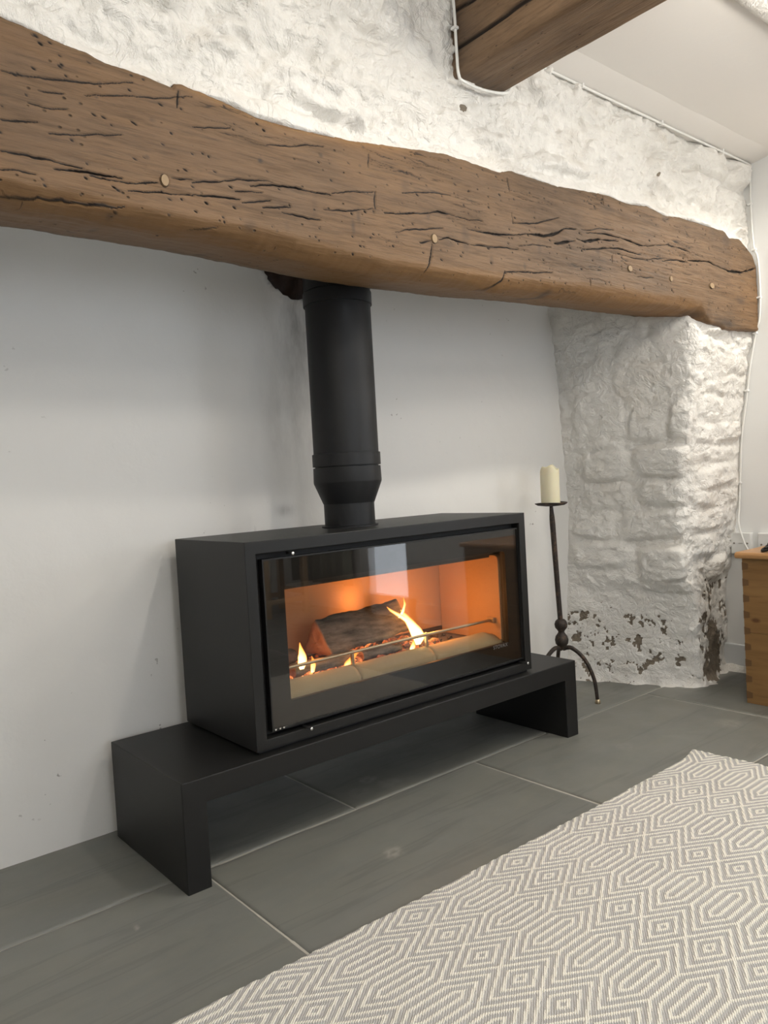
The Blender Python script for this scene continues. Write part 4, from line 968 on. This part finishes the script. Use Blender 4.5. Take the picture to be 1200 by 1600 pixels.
for a in (-72, 48, 168):
    c, s = math.cos(math.radians(a)), math.sin(math.radians(a))
    leg = tube('leg', [(kx+c*0.004, CY+s*0.004, 0.182), (kx+c*0.035, CY+s*0.035, 0.186), (kx+c*0.078, CY+s*0.078, 0.150), (kx+c*0.108, CY+s*0.108, 0.085), (kx+c*0.117, CY+s*0.117, 0.012)], [0.008, 0.0075, 0.007, 0.0068, 0.0062], IRON, n=10)
    cp.append(leg)
    ft = lathe('foot_cap', [(0.001, 0.0), (0.0085, 0.0), (0.0092, 0.004), (0.0088, 0.010), (0.0065, 0.014), (0.001, 0.015)], kx+c*0.118, CY+s*0.118, m_plain('worn_brass', (0.55, 0.45, 0.30), 0.35, 0.9), leg, n=18); ft['label'] = 'worn brass foot'
adopt(stand, *cp)
def wax_wob(r, z, th):
    zz_ = np.where(z > 0.80, z + 0.007*np.sin(th*2+0.6) + 0.004*np.sin(5*th), z)
    return r*(1+0.012*np.sin(3*th+z*20)), zz_
can = lathe('pillar_candle', [(0.002, 0.6868), (0.0318, 0.6868), (0.0325, 0.690)] + [(0.0325, z_) for z_ in np.linspace(0.70, 0.805, 12)] + [(0.0322, 0.8120), (0.030, 0.8165), (0.027, 0.8140), (0.023, 0.806), (0.013, 0.799), (0.002, 0.798)], CX-0.006, CY, WAX, n=48, wob=wax_wob)
tag(can, 'ivory pillar candle with a melted rim on the iron candle stand', 'candle')
wk = tube('wick', [(CX-0.006, CY, 0.796), (CX-0.0055, CY, 0.803), (CX-0.003, CY, 0.809)], 0.0012, BLACK, can, n=6); wk['label'] = 'short black wick'

# ================================================================== RUG
RX0, RX1, RY0, RY1 = -0.55, 1.372, -1.30, -0.331
nxr, nyr = 700, 370
u = np.linspace(0, 1, nxr)[:, None]*np.ones(nyr); v = np.ones(nxr)[:, None]*np.linspace(0, 1, nyr)
X = RX0+(RX1-RX0)*u; Y = RY0+(RY1-RY0)*v
PXp, PYp, DX0, DY0 = 0.2775, 0.0833, 0.264, -0.3775
dd, hh = 0.0705, PYp/2
mx = X-DX0; my = Y-DY0
xr = np.abs((mx+PXp/2) % PXp - PXp/2)                    # distance from the diamond column
yr = np.abs((my+PYp/2) % PYp - PYp/2)                    # distance from the diamond centre row
Dd = xr/dd + yr/hh                                       # 1 at the diamond outline
lev_d = 5 - 5*Dd                                         # 5 at the centre, 0 at the outline
v_hex = hh-yr                                            # distance from the hexagon axis
lev_h = np.minimum((Dd-1.4)*5, (hh-v_hex)/hh*5.0)
lev = np.where(Dd < 1.0, lev_d, np.where(Dd < 1.4, (Dd-1)*5, lev_h))
bump = 0.5+0.5*np.cos(np.pi*lev)
ed = np.minimum(np.minimum(X-RX0, RX1-X), np.minimum(Y-RY0, RY1-Y))
Zr = 0.0065 + 0.0018*bump + 0.0012*fbm(X*3, Y*3, 5, 2) + 0.0004*fbm(X*120, Y*120, 6, 2)
Zr = np.where(ed < 0.006, Zr*(0.15+0.85*np.sqrt(np.clip(ed/0.006, 0, 1))), Zr)
wx = 0.004*np.sin(Y*23)+0.0035*fbm(Y*55, Y*0, 9, 2); wy_ = -0.012*np.sin((X-0.1)*2.2)*0.9+0.0015*fbm(X*70, X*0, 11, 2)
corner = np.exp(-((X-RX1)/0.05)**2-((Y-RY1)/0.05)**2)
Xo = X + wx*sstep(RX1-0.3, RX1, X); Yo = Y + wy_*sstep(RY1-0.25, RY1, Y) + corner*0.016
tag(grid('woven_rug', np.stack([Xo, Yo, Zr], -1), RUG, None, {'weave': np.cos(np.pi*lev)}), 'cream and grey woven wool rug with a diamond and hexagon pattern on the slate floor', 'rug')

# ================================================================== PINE CHEST
QX0, QX1, QY1, QY0, QH = 1.887, 2.250, -0.2295, -0.98, 0.482
chest = empty('pine_chest', ((QX0+QX1)/2, (QY0+QY1)/2, 0), 'orange pine chest with dovetailed corners standing against the right wall', 'chest')
ch = []
T_ = 0.020
bh = [0.0, 0.236, QH]
for z0, z1 in zip(bh[:-1], bh[1:]):
    ch.append(box('front_board', QX0, QX0+T_, QY0+0.0, QY1-0.0, z0+(0.0008 if z0 else 0), z1, PINE, None, 0.0012))
    ch.append(box('back_board', QX1-T_, QX1, QY0, QY1, z0+(0.0008 if z0 else 0), z1, PINE, None, 0.0012))
    for ya, yb_ in ((QY1-T_, QY1-0.0004), (QY0+0.0004, QY0+T_)):
        ch.append(box('end_board', QX0+T_-0.001, QX1-T_+0.001, ya, yb_, z0+(0.0008 if z0 else 0), z1, PINE, None, 0.0012))
DARKP = m_plain('pine_end_grain', (0.135, 0.070, 0.026), 0.6, bumpscale=300)
for i in range(9):
    zc = 0.028+i*0.0535
    w0, w1 = 0.009, 0.013
    ch.append(prism('dovetail_pin', [(QY1-T_, zc-w0), (QY1+0.0003, zc-w1), (QY1+0.0003, zc+w1), (QY1-T_, zc+w0)], 'x', QX0-0.0004, QX0+0.006, DARKP))
ch.append(box('bottom_board', QX0+T_, QX1-T_, QY0+T_, QY1-T_, 0.012, 0.024, PINE))
lidx = [(QX0-0.016, QH+0.001), (QX1, QH+0.001), (QX1, QH+0.021), (QX0-0.010, QH+0.021), (QX0-0.017, QH+0.017), (QX0-0.019, QH+0.009)]
bm = bmesh.new(); f = bm.faces.new([bm.verts.new((x, QY0-0.012, z)) for x, z in lidx]); r = bmesh.ops.extrude_face_region(bm, geom=[f])
for g in r['geom']:
    if isinstance(g, bmesh.types.BMVert): g.co.y = QY1+0.016
bmesh.ops.bevel(bm, geom=bm.edges[:], offset=0.002, segments=2, affect='EDGES')
lid = bm_obj('lid', bm, m_plain('light_pine_lid', (0.42, 0.225, 0.09), 0.4)); ch.append(lid); lid['label'] = 'lighter orange lid with a rounded overhanging edge'
ch.append(box('lid_batten', QX0-0.004, QX0+0.001, QY0+0.08, QY1-0.045, QH-0.006, QH+0.002, PINE, None, 0.001))
adopt(chest, *ch)
# black coiled lead lying on the lid
pts = [(1.93+0.05*math.cos(a*0.9)*(1+0.1*math.sin(a*3)), -0.315+0.035*math.sin(a), QH+0.027+0.006*(a/6)+0.004*math.sin(a*2)) for a in np.linspace(0, 15, 46)]
tag(tube('coiled_lead', pts, 0.0042, BLACK, None, n=8), 'small black coiled lead lying on the pine chest lid', 'cable')

# ================================================================== SOCKETS AND CABLE ON THE RIGHT WALL
def plate(name, y0, y1, z0, z1, label, switch=False):
    e = empty(name, (XR, (y0+y1)/2, z0), label, 'socket')
    k = [box('back_box', XR-0.016, XR, y0+0.002, y1-0.002, z0+0.002, z1-0.002, WHITEPL, None, 0.001), box('face_plate', XR-0.025, XR-0.0155, y0, y1, z0, z1, WHITEPL, None, 0.003)]
    for yy in (y0+0.013, y1-0.013):
        bm = bmesh.new(); bmesh.ops.create_cone(bm, cap_ends=True, segments=14, radius1=0.0035, radius2=0.0035, depth=0.002)
        for v in bm.verts: v.co = Vector((XR-0.0255-v.co.z, yy+v.co.x, (z0+z1)/2+v.co.y))
        sc_ = bm_obj('screw', bm, m_plain('screw_metal', (0.30, 0.28, 0.25), 0.4, 0.9), None, True); k.append(sc_)
    if switch: k.append(box('label_slot', XR-0.0258, XR-0.0248, (y0+y1)/2-0.008, (y0+y1)/2+0.008, (z0+z1)/2-0.0012, (z0+z1)/2+0.0012, m_plain('slot_grey', (0.35, 0.34, 0.33), 0.5)))
    if not switch: k.append(box('rocker', XR-0.0285, XR-0.0245, (y0+y1)/2-0.008, (y0+y1)/2+0.008, (z0+z1)/2-0.012, (z0+z1)/2+0.012, WHITEPL, None, 0.001))
    adopt(e, *k); return e
plate('outlet_plate', -0.096, -0.020, 0.453, 0.533, 'white cable outlet plate low on the wall beside the stone pier', True)
plate('light_switch', -0.245, -0.122, 0.447, 0.533, 'white wall plate partly hidden behind the chest and black lead')
# cable: round the ceiling beam, along the coving, round the end of the lintel and down to the outlet
cab = tube('white_cable', [(0.744, -0.138, 1.955), (0.744, -0.142, 1.90), (0.743, -0.144, 1.80), (0.745, -0.145, 1.752), (0.760, -0.146, 1.740), (0.83, -0.146, 1.739), (0.905, -0.146, 1.752), (0.935, -0.143, 1.775), (0.96, -0.140, 1.83), (0.99, -0.137, 1.866), (1.10, -0.135, 1.871), (1.40, -0.136, 1.869), (1.70, -0.137, 1.868), (2.00, -0.138, 1.868), (2.235, -0.138, 1.868), (2.258, -0.137, 1.858), (2.261, -0.134, 1.80), (2.261, -0.133, 1.70), (2.261, -0.138, 1.58), (2.261, -0.151, 1.53), (2.261, -0.155, 1.42), (2.261, -0.150, 1.32), (2.261, -0.136, 1.27), (2.261, -0.112, 1.16), (2.261, -0.090, 1.02), (2.261, -0.070, 0.90), (2.261, -0.058, 0.75), (2.258, -0.052, 0.64), (2.238, -0.056, 0.565), (2.234, -0.075, 0.50), (2.234, -0.092, 0.46), (2.240, -0.10, 0.40), (2.245, -0.12, 0.25), (2.250, -0.16, 0.06)], 0.0038, CABLEM, None, n=8, sub=8)
tag(cab, 'thin white cable clipped around the beams and down the wall corner', 'cable')
for (x, y, z) in [(0.743, -0.144, 1.86), (1.25, -0.136, 1.870), (1.66, -0.137, 1.868), (2.05, -0.138, 1.868), (2.261, -0.133, 1.73), (2.261, -0.141, 1.565), (2.261, -0.153, 1.39), (2.261, -0.134, 1.265), (2.261, -0.096, 1.06), (2.261, -0.056, 0.72)]:
    ax = 'z' if (x > 2.2 or x < 0.8) else 'x'
    c_ = box('cable_clip', x-0.007, x+0.006, y-0.006, y+0.010, z-0.0035, z+0.0035, WHITEPL, cab, 0.0015) if ax == 'z' else box('cable_clip', x-0.0035, x+0.0035, y-0.006, y+0.010, z-0.006, z+0.010, WHITEPL, cab, 0.0015)

# ================================================================== THE REST OF THE ROOM (partly seen in the stove glass) AND ADDED FILL GLOBES
LENS = m_emit('lamp_lens', (1.0, 0.86, 0.70), 6.0)
for i, (x, y, pw) in enumerate(DOWNLIGHTS):
    zc = ZC if x > 0.86 else ZC+0.075
    where = ['nearest the pine chest', 'above the stove hearth', 'unused'][i]
    e = empty('downlight', (x, y, zc), 'white round recessed ceiling downlight ' + where, 'downlight', 'ceiling downlights')
    rim = lathe('rim', [(0.030, zc-0.001), (0.030, zc-0.006), (0.043, zc-0.006), (0.046, zc-0.003), (0.046, zc+0.001)], x, y, WHITEPL, n=32)
    ln = lathe('lens', [(0.001, zc-0.002), (0.030, zc-0.002), (0.030, zc-0.0005), (0.001, zc-0.0005)], x, y, LENS, n=24)
    adopt(e, rim, ln)
    lamp('downlight_lamp', 'SPOT', (x, y, zc-0.02), pw, WARM, 0.035, None, spot_size=math.radians(165), spot_blend=0.6)
GLOBE_POS = ['over the end of the rug by the glazed door', 'just right of the ceiling beam', 'left of the ceiling beam, over the hearth', 'at the far left, near the left wall', 'at the rear, before the window']
for i, (x, y, z_, pw) in enumerate(PENDANTS):  # unseen globes, put in to brighten the ceiling and soften shadows
    zc = ZC if x > 0.86 else ZC+0.075
    e = empty('pendant_lamp', (x, y, zc), 'small opal globe pendant lamp ' + GLOBE_POS[i], 'lamp', 'globe pendants')
    R_ = 0.055
    gm = m_emit('fill_glow_%d' % i, WARM, pw/(math.pi*4*math.pi*R_*R_))
    gl_ = lathe('globe', [(0.001, z_-R_)] + [(R_*math.sin(t_), z_-R_*math.cos(t_)) for t_ in np.linspace(0.12, 3.02, 18)] + [(0.001, z_+R_)], x, y, gm, n=28)
    kids = [gl_, lathe('ceiling_rose', [(0.001, zc), (0.035, zc), (0.033, zc-0.010), (0.012, zc-0.018), (0.001, zc-0.018)], x, y, WHITEPL, n=28), tube('flex', [(x, y, zc-0.016), (x, y, z_+R_-0.002)], 0.0028, WHITEPL, None, n=8), lathe('lamp_holder', [(0.001, z_+R_+0.028), (0.011, z_+R_+0.026), (0.013, z_+R_-0.003), (0.001, z_+R_-0.003)], x, y, WHITEPL, n=20)]
    adopt(e, *kids)
# linen curtain beside the glazed door
n = 200; ys = np.linspace(-2.95, -2.28, n); zs = np.linspace(0.17, 1.74, 30)
Y, Z = np.meshgrid(ys, zs, indexing='ij')
Xc = XR-0.055+0.022*np.sin(Y*55+0.5*np.sin(Z*3))+0.008*np.sin(Y*131)
cu_ = grid('curtain', np.stack([Xc, Y, Z], -1), m_plain('olive_linen', (0.20, 0.20, 0.15), 0.9)); cu_.modifiers.new('thick', 'SOLIDIFY').thickness = 0.003
tag(cu_, 'olive linen curtain hanging beside the glazed door, reflected in the stove glass', 'curtain')
rod = tag(tube('curtain_rail', [(XR-0.055, -3.0, 1.75), (XR-0.055, -1.70, 1.75)], 0.010, IRON, None, n=12), 'dark iron curtain rail above the glazed door', 'curtain rail')
for y in (-2.97, -1.72): box('rail_bracket', XR-0.060, XR, y-0.008, y+0.008, 1.738, 1.762, IRON, rod, 0.002)
# pale wooden frame stool, whose frame shows in the reflection
st = empty('wooden_stool', (1.93, -2.72, 0), 'pale wooden open-frame stool by the curtain, reflected in the stove glass', 'stool')
PALE = m_plain('pale_beech', (0.46, 0.31, 0.17), 0.5); sk = []
for sx in (-0.14, 0.14):
    for sy in (-0.14, 0.14): sk.append(box('leg', 1.93+sx-0.018, 1.93+sx+0.018, -2.72+sy-0.018, -2.72+sy+0.018, 0, 0.40, PALE, None, 0.002))
for s_ in (-0.14, 0.14):
    sk.append(box('stretcher', 1.93-0.122, 1.93+0.122, -2.72+s_-0.012, -2.72+s_+0.012, 0.08, 0.11, PALE, None, 0.002)); sk.append(box('stretcher', 1.93+s_-0.012, 1.93+s_+0.012, -2.72-0.122, -2.72+0.122, 0.12, 0.15, PALE, None, 0.002))
sk.append(box('seat', 1.93-0.175, 1.93+0.175, -2.72-0.175, -2.72+0.175, 0.40, 0.43, PALE, None, 0.004))
adopt(st, *sk)
